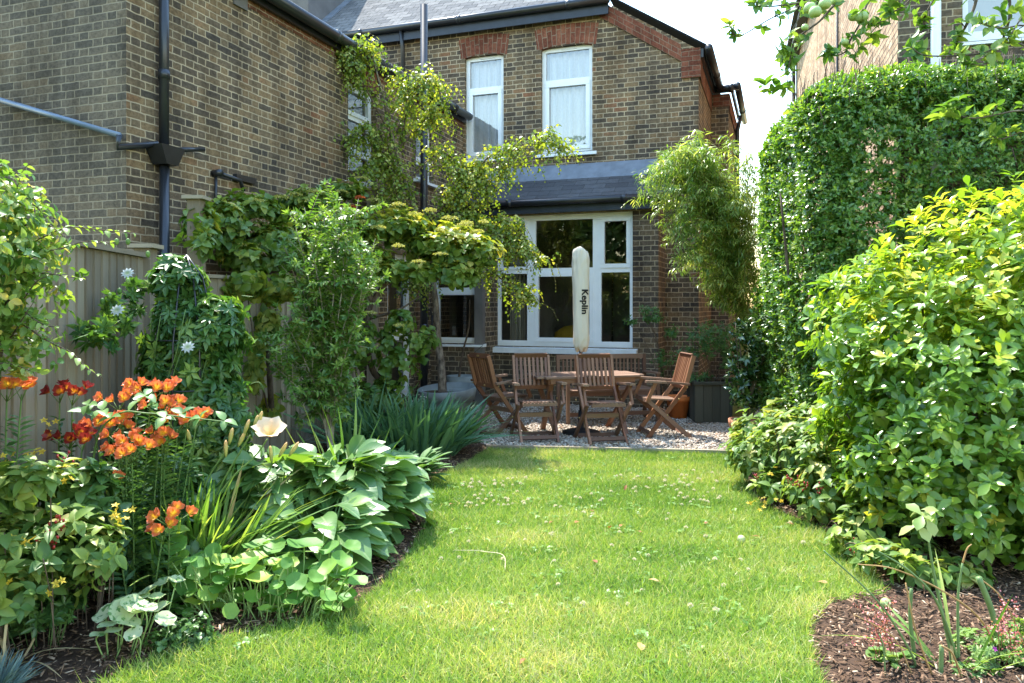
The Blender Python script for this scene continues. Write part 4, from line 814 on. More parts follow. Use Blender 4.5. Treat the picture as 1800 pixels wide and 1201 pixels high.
hyd_plant('viburnum', 'spreading shrub with flat yellow-green flower heads and twisted trunk beside the white door', (hb[0], hb[1], 0),
    [(P3([(690, 745, 8.45), (680, 680, 8.45), (655, 650, 8.40), (645, 590, 8.35), (655, 530, 8.35), (690, 490, 8.35), (740, 470, 8.35), (800, 440, 8.25)]), .045, .012, 6), (P3([(655, 530, 8.35), (620, 470, 8.25), (580, 420, 8.25), (540, 390, 8.25)]), .03, .008, 6), (P3([(690, 490, 8.35), (690, 420, 8.35), (660, 380, 8.35)]), .02, .006, 6), (P3([(650, 560, 8.35), (700, 545, 8.25), (740, 520, 8.25)]), .018, .006, 6), (P3([(645, 600, 8.35), (600, 560, 8.25), (570, 500, 8.25)]), .018, .006, 6), (P3([(740, 470, 8.35), (800, 480, 8.35), (850, 470, 8.25)]), .014, .004, 6)],
    ms([(690, 400, 8.35, .42, .35, .22), (770, 430, 8.35, .42, .35, .22), (830, 440, 8.25, .25, .25, .13), (610, 400, 8.25, .35, .3, .25), (720, 475, 8.30, .5, .3, .16), (640, 460, 8.25, .35, .3, .25), (800, 480, 8.25, .26, .25, .14)]),
    [([(655, 360, 9, .09), (700, 368, 8.20, .08), (730, 385, 8.15, .09), (755, 378, 8.25, .08), (790, 392, 8.15, .1), (820, 400, 8.15, .08), (635, 400, 8.10, .10), (610, 410, 8.05, .07), (665, 408, 8.10, .08), (775, 412, 8.10, .07), (815, 405, 8.10, .1), (660, 468, 8.00, .07), (735, 468, 8.00, .07), (775, 455, 7.95, .08), (650, 558, 7.95, .07), (700, 580, 7.95, .06), (560, 346, 8.05, .07), (850, 398, 8.15, .06), (700, 440, 8.05, .07), (840, 415, 8.15, .07)], HEAD), ([(647, 515, 7.95, .05), (618, 372, 7.95, .05), (632, 355, 8.00, .05), (645, 380, 8.00, .04), (575, 395, 7.85, .05)], HEADR)], 1050)
lbn = pl('climber', 'dark green leafy climber hanging low round the twisted trunk at the fence end', 'climber', (hb[0]-.1, hb[1]-.15, 0)); lb = LB(); tips, ax = blob_tips(300, ms([(620, 600, 8.20, .32, .2, .35), (690, 640, 8.25, .25, .2, .4), (580, 680, 8.25, .25, .2, .3), (740, 600, 8.30, .2, .15, .18), (650, 700, 8.25, .45, .25, .2), (700, 565, 8.15, .2, .15, .15)]), .4, .2, .1); rosette(lb, tips, ax, 5, .075, .06, T_OV2, (.8, 1.5), .05, .3, .5, U(0, .55, len(tips)), dz=-.3); lb.build('foliage', HYD, lbn)
branches(lbn, [(P3([(640, 745, 8.35), (625, 650, 8.30), (600, 560, 8.25), (590, 500, 8.25)]), .014, .006, 6), (P3([(600, 745, 8.35), (585, 660, 8.30), (580, 600, 8.25)]), .012, .005, 6)], BARK, 'stems')
hyd_plant('climbing_hydrangea', 'climbing hydrangea with faded brown flower heads tumbling over the fence below the brick wing', tuple(at(470, 745, 7.9)*A(1, 1, 0)),
    [(P3([(480, 760, 7.9), (470, 600, 7.9), (460, 470, 7.9), (430, 400, 7.6), (380, 380, 7.)]), .03, .008, 6), (P3([(465, 500, 7.9), (520, 420, 8.3), (580, 360, 8.8), (640, 330, 9.3)]), .025, .008, 6), (P3([(450, 440, 7.8), (440, 380, 7.6), (430, 340, 7.5)]), .015, .005, 6)],
    ms([(395, 400, 6.85, .22, .22, .30), (455, 365, 7.3, .32, .28, .22), (465, 425, 7.3, .38, .28, .27), (540, 355, 8.2, .4, .3, .20), (600, 335, 8.8, .3, .3, .15), (530, 410, 8.0, .38, .3, .27), (355, 385, 6.2, .13, .15, .20), (348, 420, 5.95, .12, .08, .16), (420, 450, 6.9, .25, .2, .14)]),
    [([(495, 355, 7.5, .08), (545, 345, 8.2, .10), (520, 350, 8., .07), (600, 345, 8.7, .08), (420, 440, 7., .08), (460, 440, 7.3, .09), (635, 322, 9.1, .09), (455, 362, 7.3, .07)], HEAD), ([(440, 405, 7.1, .09), (455, 398, 7.2, .10), (430, 415, 7.05, .08), (470, 450, 7.3, .10), (450, 455, 7.2, .09), (500, 410, 7.6, .09), (480, 425, 7.4, .08), (400, 410, 6.9, .07), (520, 450, 7.7, .07), (610, 330, 8.8, .08)], HEADB)], 1150, (.075, .055), rr=(.0, .7))
VINE = m_leaf('vine_leaf', [(0, (.06, .12, .02)), (.5, (.13, .20, .03)), (1, (.28, .30, .06))], .45, .45, .35, (1.3, 1.2, .4))
v = pl('vine', 'yellow-green leafy vine hanging in a curtain over the middle of the fence', 'climber', tuple(at(470, 745, 7.75)*A(1, 1, 0))); lb = LB(); tips, ax = blob_tips(520, ms([(430, 500, 7.1, .2, .12, .16), (480, 505, 7.6, .25, .12, .16), (540, 515, 8., .25, .12, .14), (470, 580, 7.6, .16, .1, .25), (450, 640, 7.5, .1, .08, .3), (520, 600, 7.9, .12, .1, .25), (475, 720, 7.6, .08, .08, .16)]), .35, .0, .06); rosette(lb, tips, ax, 4, .085, .06, T_OV2, (1., 1.6), .05, .3, .3, U(.2, 1, len(tips)), dz=-.7); lb.build('foliage', VINE, v)
branches(v, [(P3([(475, 748, 7.75), (472, 640, 7.7), (480, 560, 7.65), (500, 500, 7.7)]), .012, .005, 6), (P3([(475, 740, 7.7), (450, 620, 7.55), (435, 520, 7.4)]), .01, .004, 6)], BARK, 'stems')
# --- pale-stemmed willowy shrub
SB = at(582, 765, 6.5); sh = pl('tall_shrub', 'tall airy shrub with many pale stems fanning out from one foot before the fence', 'shrub', (SB[0], SB[1], 0))
WIL = m_leaf('glossy_lance_leaf', [(0, (.05, .115, .022)), (.5, (.10, .19, .035)), (1, (.20, .29, .07))], .4, .4, .5)
tops = [(470, 600), (500, 560), (480, 640), (520, 470), (555, 420), (520, 400), (590, 345), (600, 370), (620, 395), (570, 380), (640, 430), (610, 460), (560, 480), (655, 480), (540, 530), (500, 430), (630, 350), (585, 420), (535, 365), (660, 420)]
q = []; lb = LB()
for i, (tx, ty) in enumerate(tops):
    Yt = 6.5+U(-.4, .35); mid = ((582+tx)/2+U(-8, 8)-(tx-582)*.18, 765+(ty-765)*.5); pts = P3([(582+U(-4, 4), 835, 6.5), (580+(tx-582)*.08, 750, 6.5), (mid[0], mid[1], (6.5+Yt)/2), (tx, ty, Yt)]); q.append((pts, .011, .003, 7)); pt = poly(pts, 8)
    s0 = int(len(pt)*.5); shoot_leaves(lb, pt[s0:], .035, .07, .022, T_LN, .1, .9, True, .55 if ty < 520 else .3)
    for _ in range(30):
        j = int(U(.25, 1)**.6*(len(pt)-1)); d = rdir(1, .7)[0]; e = pt[j]+d*U(.10, .27); q.append(([pt[j], e], .004, .0015, 2)); shoot_leaves(lb, np.array([pt[j], (pt[j]+e)/2+A(0, 0, .015), e]), .026, .062, .025, T_LN, .1, .9, True, U(.2, .9)); rosette(lb, [e], [d], 7, .06, .021, T_LN, (.3, 1.2), 0, .2, .4)
branches(sh, q, STEMP, 'stems', 5); lb.build('foliage', WIL, sh)
# --- iris clump, lungwort
IRIS = m_leaf('iris_leaf', [(0, (.045, .11, .06)), (.5, (.075, .16, .085)), (1, (.12, .22, .09))], .3, .4, .4)
def straps(lb, n, c, rx, ry, L, W, spread, tm=T_ST, rj=.2, hj=.25):
    a = U(0, 6.283, n); q = np.sqrt(rng.random(n)); P = np.stack([c[0]+rx*q*np.cos(a), c[1]+ry*q*np.sin(a), np.full(n, .01)], 1)
    D = np.stack([q*np.cos(a)*spread, q*np.sin(a)*spread*.7, np.ones(n)], 1)+rng.normal(size=(n, 3))*.13; Nn = np.stack([-np.cos(a)*.8, -np.sin(a)*.8, np.full(n, .3)], 1)*-1+rng.normal(size=(n, 3))*.5
    Nn = -Nn; ll = L*(1+U(-hj, hj, n)); lb.add(P, D, Nn, ll, W*(1+U(-.3, .3, n)), tm)
ir = at(735, 815, 7.75); t = pl('iris_clump', 'broad clump of blue-green sword-shaped iris leaves beside the grey planter', 'iris', (ir[0], ir[1], 0)); lb = LB(); straps(lb, 420, at(730, 800, 7.8)*A(1, 1, 0), .44, .5, .54, .034, .65); straps(lb, 90, at(640, 800, 7.7)*A(1, 1, 0), .25, .4, .6, .034, .6); lb.build('foliage', IRIS, t)
PUL = m_leaf('lungwort_leaf', [(0, (.05, .13, .04)), (1, (.10, .19, .06))], .3, .6, .25, mott=((.24, .33, .18), 75, .6))
pu = at(700, 865, 6.35); t = pl('lungwort', 'low clump of pale-spotted lance-shaped leaves spilling over the lawn edge below the iris', 'perennial', (pu[0], pu[1], 0)); lb = LB()
for c, n in ((at(690, 862, 6.5), 75), (at(725, 868, 6.45), 60), (at(655, 850, 6.7), 55)):
    a = U(0, 6.283, n); D = np.stack([np.cos(a), np.sin(a), U(.2, 1.3, n)], 1); lb.add(c*A(1, 1, 0)+np.stack([np.cos(a)*.08, np.sin(a)*.08, U(.04, .16, n)], 1), D, np.stack([-np.cos(a)*.3, -np.sin(a)*.3, np.ones(n)], 1), U(.18, .3, n), U(.055, .085, n), T_BIG)
lb.build('foliage', PUL, t)
WPET = m_leaf('white_petal', [(0, (.6, .6, .58)), (1, (.66, .66, .65))], .28, .6, .2); wf = at(745, 700, 8.6)
t = pl('white_wildflower', 'thin sprays of tiny white flowers rising behind the iris by the grey planter', 'flower', (wf[0], wf[1], 0)); m = MB(); lb = LB()
for i in range(9):
    e = at(U(715, 752), U(665, 740), 8.6); b = at(735, 790, 8.5)*A(1, 1, 0); pth = poly([b, (b+e)/2+A(U(-.05, .05), 0, .1), e], 5); m.tube(pth, .002, 4)
    k = 7; lb = LB(); lb.add(pth[-1]+rng.normal(size=(k, 3))*A(.03, .03, .05), rdir(k), rdir(k), .018, .016, T_RH); lb.build('flower_spray', WPET, t)
m.build('stems', STEM, t, True)
# --- comfrey: big overlapping leaves
BIGL = m_leaf('big_leaf', [(0, (.06, .14, .038)), (.5, (.095, .185, .05)), (1, (.15, .25, .07))], .36, .36, .6, (1.4, 1.35, .3), .4, .05)
cf = at(560, 930, 4.75); t = pl('large_leaved_perennial', 'big mound of broad grey-green leaves glaring in the sun beside the lawn', 'perennial', (cf[0], cf[1], 0)); lb = LB(); m = MB()
CL = [(at(590, 930, 4.9), .42, .60, 210), (at(480, 930, 4.7), .42, .62, 170), (at(655, 925, 5.1), .34, .50, 130), (at(400, 930, 4.6), .30, .52, 80), (at(560, 940, 4.45), .40, .40, 110)]
for c, R, Hh, n in CL:
    a = U(0, 6.283, n); el = U(0, 1, n)**.8; q = R*(.35+.65*np.sqrt(1-el**2*.9)); P = np.stack([c[0]+q*.55*np.cos(a), c[1]+q*.55*np.sin(a), Hh*(.12+.80*el)], 1)
    D = np.stack([np.cos(a), np.sin(a), .45*el+.02+U(-.28, .28, n)], 1); N = np.stack([-np.cos(a)*.1, -np.sin(a)*.1-.30, np.ones(n)], 1)+rng.normal(size=(n, 3))*.32
    L = U(.17, .30, n)*(.8+.3*(1-el)); lb.add(P, D, N, L, L*U(.5, .68, n), T_BIG)
    for i in range(0, n, 3): m.tube([(c[0]+U(-.08, .08), c[1]+U(-.08, .08), 0), tuple(P[i])], .006, 4)
m.build('stems', STEM, t, True); lb.build('foliage', BIGL, t)
# --- daylily
DL = m_leaf('daylily_leaf', [(0, (.08, .17, .03)), (.6, (.15, .25, .05)), (.95, (.27, .33, .08)), (1, (.40, .30, .14))], .4, .4, .4)
dy_ = at(345, 940, 4.15); t = pl('daylily', 'daylily clump with one open peach flower, tall buds and narrow arching leaves', 'flower', (dy_[0], dy_[1], 0)); lb = LB(); straps(lb, 170, dy_*A(1, 1, 0), .22, .18, .55, .02, .6); straps(lb, 60, at(300, 960, 4.0)*A(1, 1, 0), .15, .15, .42, .018, .7); straps(lb, 16, at(610, 850, 5.3)*A(1, 1, 0), .12, .1, .72, .03, .3, T_ST[:2]); lb.build('foliage', DL, t)
sc = []
for e in ([(352, 930, 4.15), (390, 850, 4.1), (425, 790, 4.1), (440, 765, 4.1)], [(345, 930, 4.15), (362, 850, 4.15), (392, 800, 4.15), (402, 785, 4.15)], [(350, 930, 4.15), (400, 850, 4.05), (450, 800, 4.05), (470, 772, 4.05)], [(330, 930, 4.15), (332, 850, 4.1), (340, 790, 4.1), (345, 775, 4.1)]): sc.append((P3(e), .006, .004, 6))
branches(t, sc, STEM, 'scapes')
PEACH = m_petal('peach_petal', [(0, (.75, .55, .10)), (.35, (.85, .62, .32)), (.8, (.88, .66, .48)), (1, (.88, .74, .6))], .4); BUD = m_petal('bud', [(0, (.20, .28, .08)), (.5, (.5, .45, .14)), (1, (.75, .45, .2))], .2)
T_PET = strip_tmpl(5, p_obov, .1, .25, .05, .7)
q = LB(); c = at(474, 768, 4.05); ax = unit(A(.12, -.5, .85)); e1 = unit(np.cross(ax, A(0, 0, 1))); e2 = np.cross(ax, e1)
for i in range(6): a = i*math.pi/3; rr_ = e1*math.cos(a)+e2*math.sin(a); q.add([c], [ax*.85+rr_*.65], [ax*.65-rr_*.85], .115, .10 if i % 2 else .075, T_PET, .5)
q.build('flower', PEACH, t)
for (px, py, an) in ((403, 768, .2), (418, 772, .45), (397, 790, .0), (446, 745, .25), (452, 738, .3), (336, 770, -.25), (490, 790, .5), (478, 800, -.1), (508, 788, .6), (428, 752, .35)):
    m = MB(); b = at(px, py+14, 4.06); d = A(math.sin(an), 0, math.cos(an)); m.tube([b, b+d*.02, b+d*.05, b+d*.08, b+d*.092], [.004, .009, .0115, .008, .002], 7); m.build('bud', BUD, t, True, True)
# --- alstroemeria
ALL = m_leaf('alstroemeria_leaf', [(0, (.03, .075, .03)), (.6, (.06, .13, .04)), (1, (.13, .20, .06))], .3, .4, .4)
PET = m_petal('orange_petal', [(0, (.80, .50, .04)), (.36, (.78, .40, .035)), (.5, (.74, .23, .06)), (.85, (.66, .14, .055)), (1, (.70, .28, .17))], .35, .4); PETD = m_petal('dark_red_petal', [(0, (.72, .32, .02)), (.36, (.6, .2, .02)), (.5, (.28, .03, .02)), (1, (.2, .015, .015))], .3, .4)
T_AP = strip_tmpl(4, p_obov, .22, -.16, .03)
def alst_flower(lb, c, ax, s):
    ax = unit(ax); e1 = unit(np.cross(ax, A(.1, .2, .97))); e2 = np.cross(ax, e1)
    for i in range(6): a = i*math.pi/3+.2; r_ = e1*math.cos(a)+e2*math.sin(a); o = 1.25 if i % 2 else .85; lb.add([c], [ax*.85+r_*o], [ax*o-r_*.85], s, s*(.72 if i % 2 else .5), T_AP, U(0, 1))
def alst(label, base, heads, leaves_n, grp):
    t = pl('alstroemeria', label, 'flower', base, grp); m = MB(); lb = LB()
    for (px, py, Y, n, dark) in heads:
        c = at(px, py, Y); b = A(*base)+A((c[0]-base[0])*.45+U(-.05, .05), (c[1]-base[1])*.5+U(-.05, .05), 0); pth = poly([b, b*.4+c*.6+A(0, 0, -.02), c+A(0, 0, -.03)], 8); m.tube(pth, taper(len(pth), .005, .0035), 5)
        shoot_leaves(lb, pth[:-2], .011, .10, .024, T_LN, .05, 1., False, U(.1, .7))
        q = LB()
        n = int(n*1.6)
        for i in range(n):
            a = i*2.4+U(0, 1); r_ = .0 if n == 1 else .036*math.sqrt(i+.5); cc = c+A(r_*math.cos(a), r_*math.sin(a), U(-.012, .02)); q = LB(); alst_flower(q, cc, A(math.cos(a)*.6, math.sin(a)*.6-.55, .6), .048); m.tube([pth[-1]-A(0, 0, .03), cc], .002, 4); q.build('flower', PETD if dark else PET, t)
    m.build('stems', STEM, t, True); lb.build('foliage', ALL, t)
alst('alstroemeria with many clusters of bright orange-red flowers, tallest in the left bed', tuple(at(250, 980, 3.95)*A(1, 1, 0)),
     [(237, 680, 3.95, 2, 0), (265, 685, 3.95, 4, 0), (285, 680, 3.98, 3, 0), (210, 703, 3.9, 4, 0), (287, 712, 3.9, 4, 0), (302, 720, 3.95, 2, 0), (165, 745, 3.85, 3, 0), (190, 750, 3.85, 4, 0), (210, 735, 3.85, 2, 0), (330, 733, 4., 4, 0), (312, 745, 4., 3, 0), (280, 762, 3.9, 2, 0), (290, 778, 3.9, 2, 0), (222, 772, 3.75, 4, 0), (232, 792, 3.7, 5, 0), (208, 797, 3.7, 3, 0), (345, 738, 4.05, 2, 0)], 0, None)
alst('lone orange alstroemeria cluster low in the foliage above the nasturtiums', tuple(at(280, 985, 3.6)*A(1, 1, 0)), [(298, 905, 3.62, 4, 0), (286, 931, 3.58, 2, 0), (193, 850, 3.65, 2, 0)], 0, None)
alst('orange alstroemeria blooms at the far left edge in front of the fence', tuple(at(20, 960, 3.75)*A(1, 1, 0)), [(12, 683, 3.75, 3, 0), (38, 682, 3.75, 2, 0)], 0, None)
alst('dark red alstroemeria blooms standing alone before the bare fence boards', tuple(at(115, 980, 3.8)*A(1, 1, 0)), [(105, 688, 3.8, 3, 1), (127, 692, 3.8, 3, 1), (122, 768, 3.75, 4, 1), (145, 772, 3.72, 2, 1)], 0, None)
# --- bramble shoot over the flowers
t = pl('bramble', 'thorny bramble shoot with serrated leaves arching over the orange flowers', 'bramble', tuple(at(150, 980, 3.7)*A(1, 1, 0))); q = [([at(150, 985, 3.8)*A(1, 1, 0), *P3([(165, 800, 3.75), (205, 730, 3.7), (260, 727, 3.7), (320, 733, 3.75), (400, 742, 3.8)])], .006, .003, 8)]; branches(t, q, STEM, 'stems'); lb = LB()
for (px, py) in ((155, 712), (180, 722), (195, 735), (245, 705), (255, 695), (270, 712), (290, 735), (320, 728), (352, 735), (395, 740), (150, 725)): rosette(lb, [at(px, py, 3.66)], [A(U(-.4, .4), -.4, .6)], 3, .062, .042, T_OV2, (1., 1.5), 0, .2, .6)
lb.build('foliage', m_leaf('bramble_leaf', [(0, (.08, .17, .05)), (1, (.15, .25, .08))], .35, .4, .5), t)
# --- hypericum, left
HYP = m_leaf('hypericum_leaf', [(0, (.06, .125, .03)), (.6, (.125, .20, .045)), (.9, (.24, .29, .06)), (1, (.32, .30, .09))], .38, .45, .35); YELF = m_petal('yellow_petal', [(0, (.65, .42, .03)), (1, (.8, .62, .08))], .3); BERRY = m_plain('red_berry', (.30, .02, .02), .3, .5, .3, 30)
def star(lb, c, n, r, s):
    for _ in range(n):
        p = c+rng.normal(size=3)*r; ax = unit(rng.normal(size=3)*.5+A(0, -.5, .8)); e1 = unit(np.cross(ax, A(.1, .2, .97))); e2 = np.cross(ax, e1)
        for i in range(5): a = i*1.257; r_ = e1*math.cos(a)+e2*math.sin(a); lb.add([p], [r_+ax*.3], [ax], s, s*.5, T_RH)
def hyper(label, base, masses, n, fl, be, L=.068, extra=None):
    t = pl('hypericum', label, 'shrub', base); lb = LB(); tips, ax = blob_tips(n, masses, .3, .55, .08, 4.5, .05); rosette(lb, tips, ax, 6, L, L*.58, T_OV2, (.9, 1.5), .07, .3, .7, np.clip(U(.0, .85, len(tips))+.15*(ax[:, 2] > .5), 0, 1)); lb.build('foliage', HYP, t)
    m = MB(); b = A(*base)
    for i in range(0, len(tips), 12): s2 = tips[i]; s = s2*A(.75, .75, 0)+b*A(.25, .25, 0)+A(U(-.05, .05), U(0, .15), 0); m.tube(poly([s, (s+s2)/2+A(0, 0, .06), s2], 4), .0032, 4)
    m.build('stems', STEMB, t, True)
    for (px, py, Y) in fl:
        for _ in range(4): q = LB(); star(q, at(px, py, Y)+rng.normal(size=3)*.018, 1, 0, .02); q.build('flower', YELF, t)
    for (px, py, Y) in be:
        m = MB(); c = at(px, py, Y)
        for _ in range(6): p = c+rng.normal(size=3)*.018; m.blob(p, .006, .006, .008, 7, 5); m.tube([c-A(0, 0, .04), p], .0012, 3)
        m.build('berries', BERRY, t, True, True)
    return t
hyper('hypericum bush with yellow star flowers and red berries at the left bed edge', tuple(at(60, 1040, 3.35)*A(1, 1, 0)), ms([(40, 900, 3.45, .30, .25, .28), (110, 880, 3.6, .28, .25, .26), (20, 990, 3.2, .2, .2, .2), (110, 960, 3.35, .22, .2, .22), (165, 960, 3.35, .16, .16, .16), (50, 840, 3.2, .2, .14, .12), (10, 1020, 3.1, .15, .15, .14)]), 330,
      [(48, 798, 3.5), (65, 795, 3.5), (92, 833, 3.4), (105, 842, 3.38), (38, 950, 3.15), (48, 955, 3.15), (205, 903, 3.4), (220, 902, 3.4), (12, 1020, 3.05), (90, 1030, 3.1), (3, 815, 3.4), (48, 855, 3.35), (85, 745, 3.8)], [(85, 945, 3.2), (95, 950, 3.2), (110, 812, 3.5), (108, 918, 3.25), (80, 940, 3.2)])
# --- nasturtiums
NAS = m_leaf('nasturtium_leaf', [(0, (.075, .18, .035)), (.6, (.12, .245, .045)), (.9, (.19, .30, .05)), (1, (.30, .36, .06))], .38, .5, .35, (1.45, 1.45, .3), radial=.4); NASV = m_leaf('variegated_leaf', [(0, (.30, .38, .18)), (1, (.48, .52, .32))], .4, .5, .3, (1.1, 1.1, .6), mott=((.15, .29, .09), 38, .56))
def nast(name, label, base, leafs, mat, tint=None):
    t = pl(name, label, 'nasturtium', base); lb = LB(); m = MB()
    for (px, py, Y, d) in leafs:
        c = at(px, py, Y); c[2] = max(c[2], .05); d *= Y/1340; N = unit(A(U(-.5, .45), U(-1.25, .05), 1.)); lb.add([c], [A(U(-1, 1), U(-1, 1), 0)], [N], d, d, T_RND); b = A(base[0]+(c[0]-base[0])*.75+U(-.03, .03), base[1]+(c[1]-base[1])*.6, 0); m.tube(poly([b, (b+c)/2+A(U(-.04, .04), 0, .03), c-N*.004], 4), .0035, 4)
    m.build('stems', m_plain('juicy_stem', (.22, .32, .10), .5, .4), t, True); lb.build('foliage', mat, t)
lf = [(310, 960, 3.75, 42), (315, 985, 3.72, 42), (350, 1005, 3.7, 46), (385, 1000, 3.7, 34), (440, 985, 3.75, 62), (430, 1000, 3.65, 62), (455, 1018, 3.6, 48), (535, 960, 3.85, 66), (480, 965, 3.95, 48), (500, 990, 3.8, 46), (490, 1035, 3.65, 38), (410, 1000, 3.85, 52), (570, 930, 4., 36), (580, 965, 3.9, 38), (600, 985, 3.85, 40), (560, 1010, 3.75, 36), (390, 1030, 3.65, 44), (340, 1060, 3.6, 34), (365, 1045, 3.62, 36), (420, 1040, 3.65, 30), (525, 1020, 3.72, 32), (465, 1070, 3.55, 26), (612, 1010, 3.8, 34), (590, 1040, 3.72, 30), (330, 1030, 3.65, 40), (300, 1020, 3.68, 38), (375, 970, 3.8, 32), (545, 1045, 3.65, 28), (620, 960, 3.95, 30), (310, 935, 3.8, 44), (365, 985, 3.78, 36), (450, 960, 3.9, 50), (510, 1060, 3.58, 26), (575, 1070, 3.62, 24), (405, 1075, 3.55, 30)]
lf += [(U(300, 630), U(985, 1088), U(3.6, 3.9), U(18, 40)) for _ in range(120)]
nast('nasturtium', 'nasturtium clump of round plain green leaves at the lawn edge below the broad grey-green mound', tuple(at(460, 1100, 3.65)*A(1, 1, 0)), lf, NAS)
lf = [(185, 1080, 3.3, 42), (215, 1075, 3.3, 46), (235, 1065, 3.32, 48), (255, 1070, 3.3, 42), (225, 1095, 3.26, 42), (280, 1070, 3.38, 44), (172, 1117, 3.2, 28), (200, 1110, 3.22, 30), (235, 1115, 3.22, 32), (260, 1040, 3.45, 40), (285, 1025, 3.5, 34), (245, 1050, 3.4, 34), (215, 1060, 3.36, 36), (275, 1050, 3.42, 30), (310, 1020, 3.5, 30), (290, 1090, 3.3, 38), (190, 1100, 3.24, 36)]
nast('variegated_nasturtium', 'pale cream-mottled nasturtium growing alone on the bark at the lower left', tuple(at(225, 1135, 3.25)*A(1, 1, 0)), lf, NASV)
# --- small low plants of the left bed
def mound(name, label, cat, base, blobs, n, L, W, tm, mat, per=5, tilt=(.8, 1.5)):
    t = pl(name, label, cat, base); lb = LB(); tips, ax = blob_tips(n, blobs, .35, .5, .02, 6, .012); rosette(lb, tips, ax, per, L, W, tm, tilt, .03, .3, .6); lb.build('foliage', mat, t); m = MB(); b = A(*base)
    for i in range(0, len(tips), 6): m.tube([b+(tips[i]-b)*A(.6, .6, 0), tips[i]], .002, 4)
    m.build('stems', STEM, t, True)
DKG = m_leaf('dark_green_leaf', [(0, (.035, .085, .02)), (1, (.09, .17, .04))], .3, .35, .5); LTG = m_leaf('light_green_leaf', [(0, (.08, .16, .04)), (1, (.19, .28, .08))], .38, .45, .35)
mound('ground_ivy', 'small mound of tiny dark green leaves between the nasturtiums and the lawn', 'ground cover', tuple(at(320, 1135, 3.38)*A(1, 1, 0)), [(*at(330, 1115, 3.4), .13, .10, .08), (*at(285, 1130, 3.3), .07, .06, .05)], 170, .026, .02, T_OV, DKG)
mound('ivy', 'low ivy leaves on the bark under the hypericum at lower left', 'ivy', tuple(at(75, 1090, 3.3)*A(1, 1, 0)), [(*at(65, 1070, 3.35), .16, .15, .08), (*at(110, 1065, 3.4), .1, .1, .06)], 90, .05, .045, T_PALM, DKG, 3)
t = pl('blue_fescue', 'tuft of blue-grey needle foliage in the bottom left corner', 'grass', tuple(at(2, 1215, 2.97)*A(1, 1, 0))); lb = LB(); straps(lb, 260, at(-12, 1222, 2.93)*A(1, 1, 0), .06, .05, .13, .006, 1.1, T_ST[:3]); lb.build('foliage', m_leaf('blue_needle', [(0, (.10, .18, .17)), (1, (.2, .28, .27))], .2), t)
t = pl('withered_leaves', 'bleached withered strap leaves curling over the bark at the left edge', 'plant', tuple(at(12, 1110, 3.15)*A(1, 1, 0))); lb = LB(); straps(lb, 16, at(10, 1108, 3.16)*A(1, 1, 0), .05, .05, .2, .014, 1.2, [T_ST[3]]); lb.build('foliage', m_leaf('straw', [(0, (.35, .26, .13)), (1, (.55, .45, .27))], .3), t)
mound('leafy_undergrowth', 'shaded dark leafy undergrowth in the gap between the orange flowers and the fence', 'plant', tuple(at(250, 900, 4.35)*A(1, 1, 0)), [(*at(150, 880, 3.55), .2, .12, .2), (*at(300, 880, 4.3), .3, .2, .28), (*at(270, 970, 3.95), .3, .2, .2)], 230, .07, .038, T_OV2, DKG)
# --- passion flower on obelisk
PAS = m_leaf('passion_leaf', [(0, (.03, .085, .02)), (.6, (.07, .15, .03)), (1, (.17, .26, .05))], .36, .38, .5); NEW = m_leaf('new_growth', [(0, (.20, .26, .07)), (1, (.36, .38, .14))], .4)
c = at(328, 600, 4.7); t = pl('passion_flower', 'passion flower climbing over a dark metal obelisk before the fence', 'climber', (c[0], c[1], 0)); lb = LB(); tips, ax = blob_tips(1700, [(c[0], c[1], 1.15, .33, .28, .52), (c[0]+.09, c[1], .75, .38, .30, .45), (c[0]-.08, c[1]-.05, .6, .35, .28, .4), (c[0]-.05, c[1], 1.64, .20, .19, .20), (c[0]+.15, c[1], 1.34, .22, .22, .28)], .3, .15, .1, 4); rosette(lb, tips, ax, 3, .075, .075, T_PALM, (.9, 1.5), .05, .3, .5, U(0, .9, len(tips)), dz=-.25)
sd_ = P3([(240, 545, 4.6), (215, 560, 4.45), (185, 575, 4.3), (150, 590, 4.2), (175, 600, 4.25), (205, 530, 4.5), (225, 505, 4.6), (250, 500, 4.65), (160, 575, 4.2), (200, 545, 4.45)]); rosette(lb, np.repeat(sd_, 3, 0)+rng.normal(size=(30, 3))*.03, rdir(30, .2), 3, .075, .075, T_PALM, (.9, 1.5), .03, dz=-.25); lb.build('foliage', PAS, t)
m = MB()
for i in range(8): a = i*math.pi/4; m.tube([c*A(1, 1, 0)+A(.21*math.cos(a), .21*math.sin(a), 0), c*A(1, 1, 0)+A(.19*math.cos(a), .19*math.sin(a), 1.28), c*A(1, 1, 0)+A(.10*math.cos(a), .10*math.sin(a), 1.68), c*A(1, 1, 0)+A(0, 0, 1.82)], .006, 5)
for z, r in ((.5, .205), (1., .195), (1.3, .185)): m.tube([c*A(1, 1, 0)+A(r*math.cos(k*.2618), r*math.sin(k*.2618), z) for k in range(25)], .005, 5)
ob = pl('obelisk', 'dark metal plant obelisk wrapped in passion flower', 'plant support', (c[0], c[1], 0)); m.build('frame', BLACKP, ob, True)
m = MB()
for i in range(14): a = U(0, 6.28); q = [c*A(1, 1, 0)+A(.2*math.cos(a+k*.25), .2*math.sin(a+k*.25), .05+.2*k+U(-.04, .04)) for k in range(8)]; m.tube(poly(q, 3), .003, 4)
for e in ([(425, 520, 4.9), (445, 522, 4.9)], [(430, 680, 4.8), (455, 672, 4.8), (465, 690, 4.8)], [(330, 440, 4.7), (345, 430, 4.65), (335, 445, 4.65)], [(240, 545, 4.6), (190, 575, 4.3), (120, 600, 4.1)]): m.tube(poly(P3(e), 4), .0025, 4)
m.build('stems', STEM, t, True)
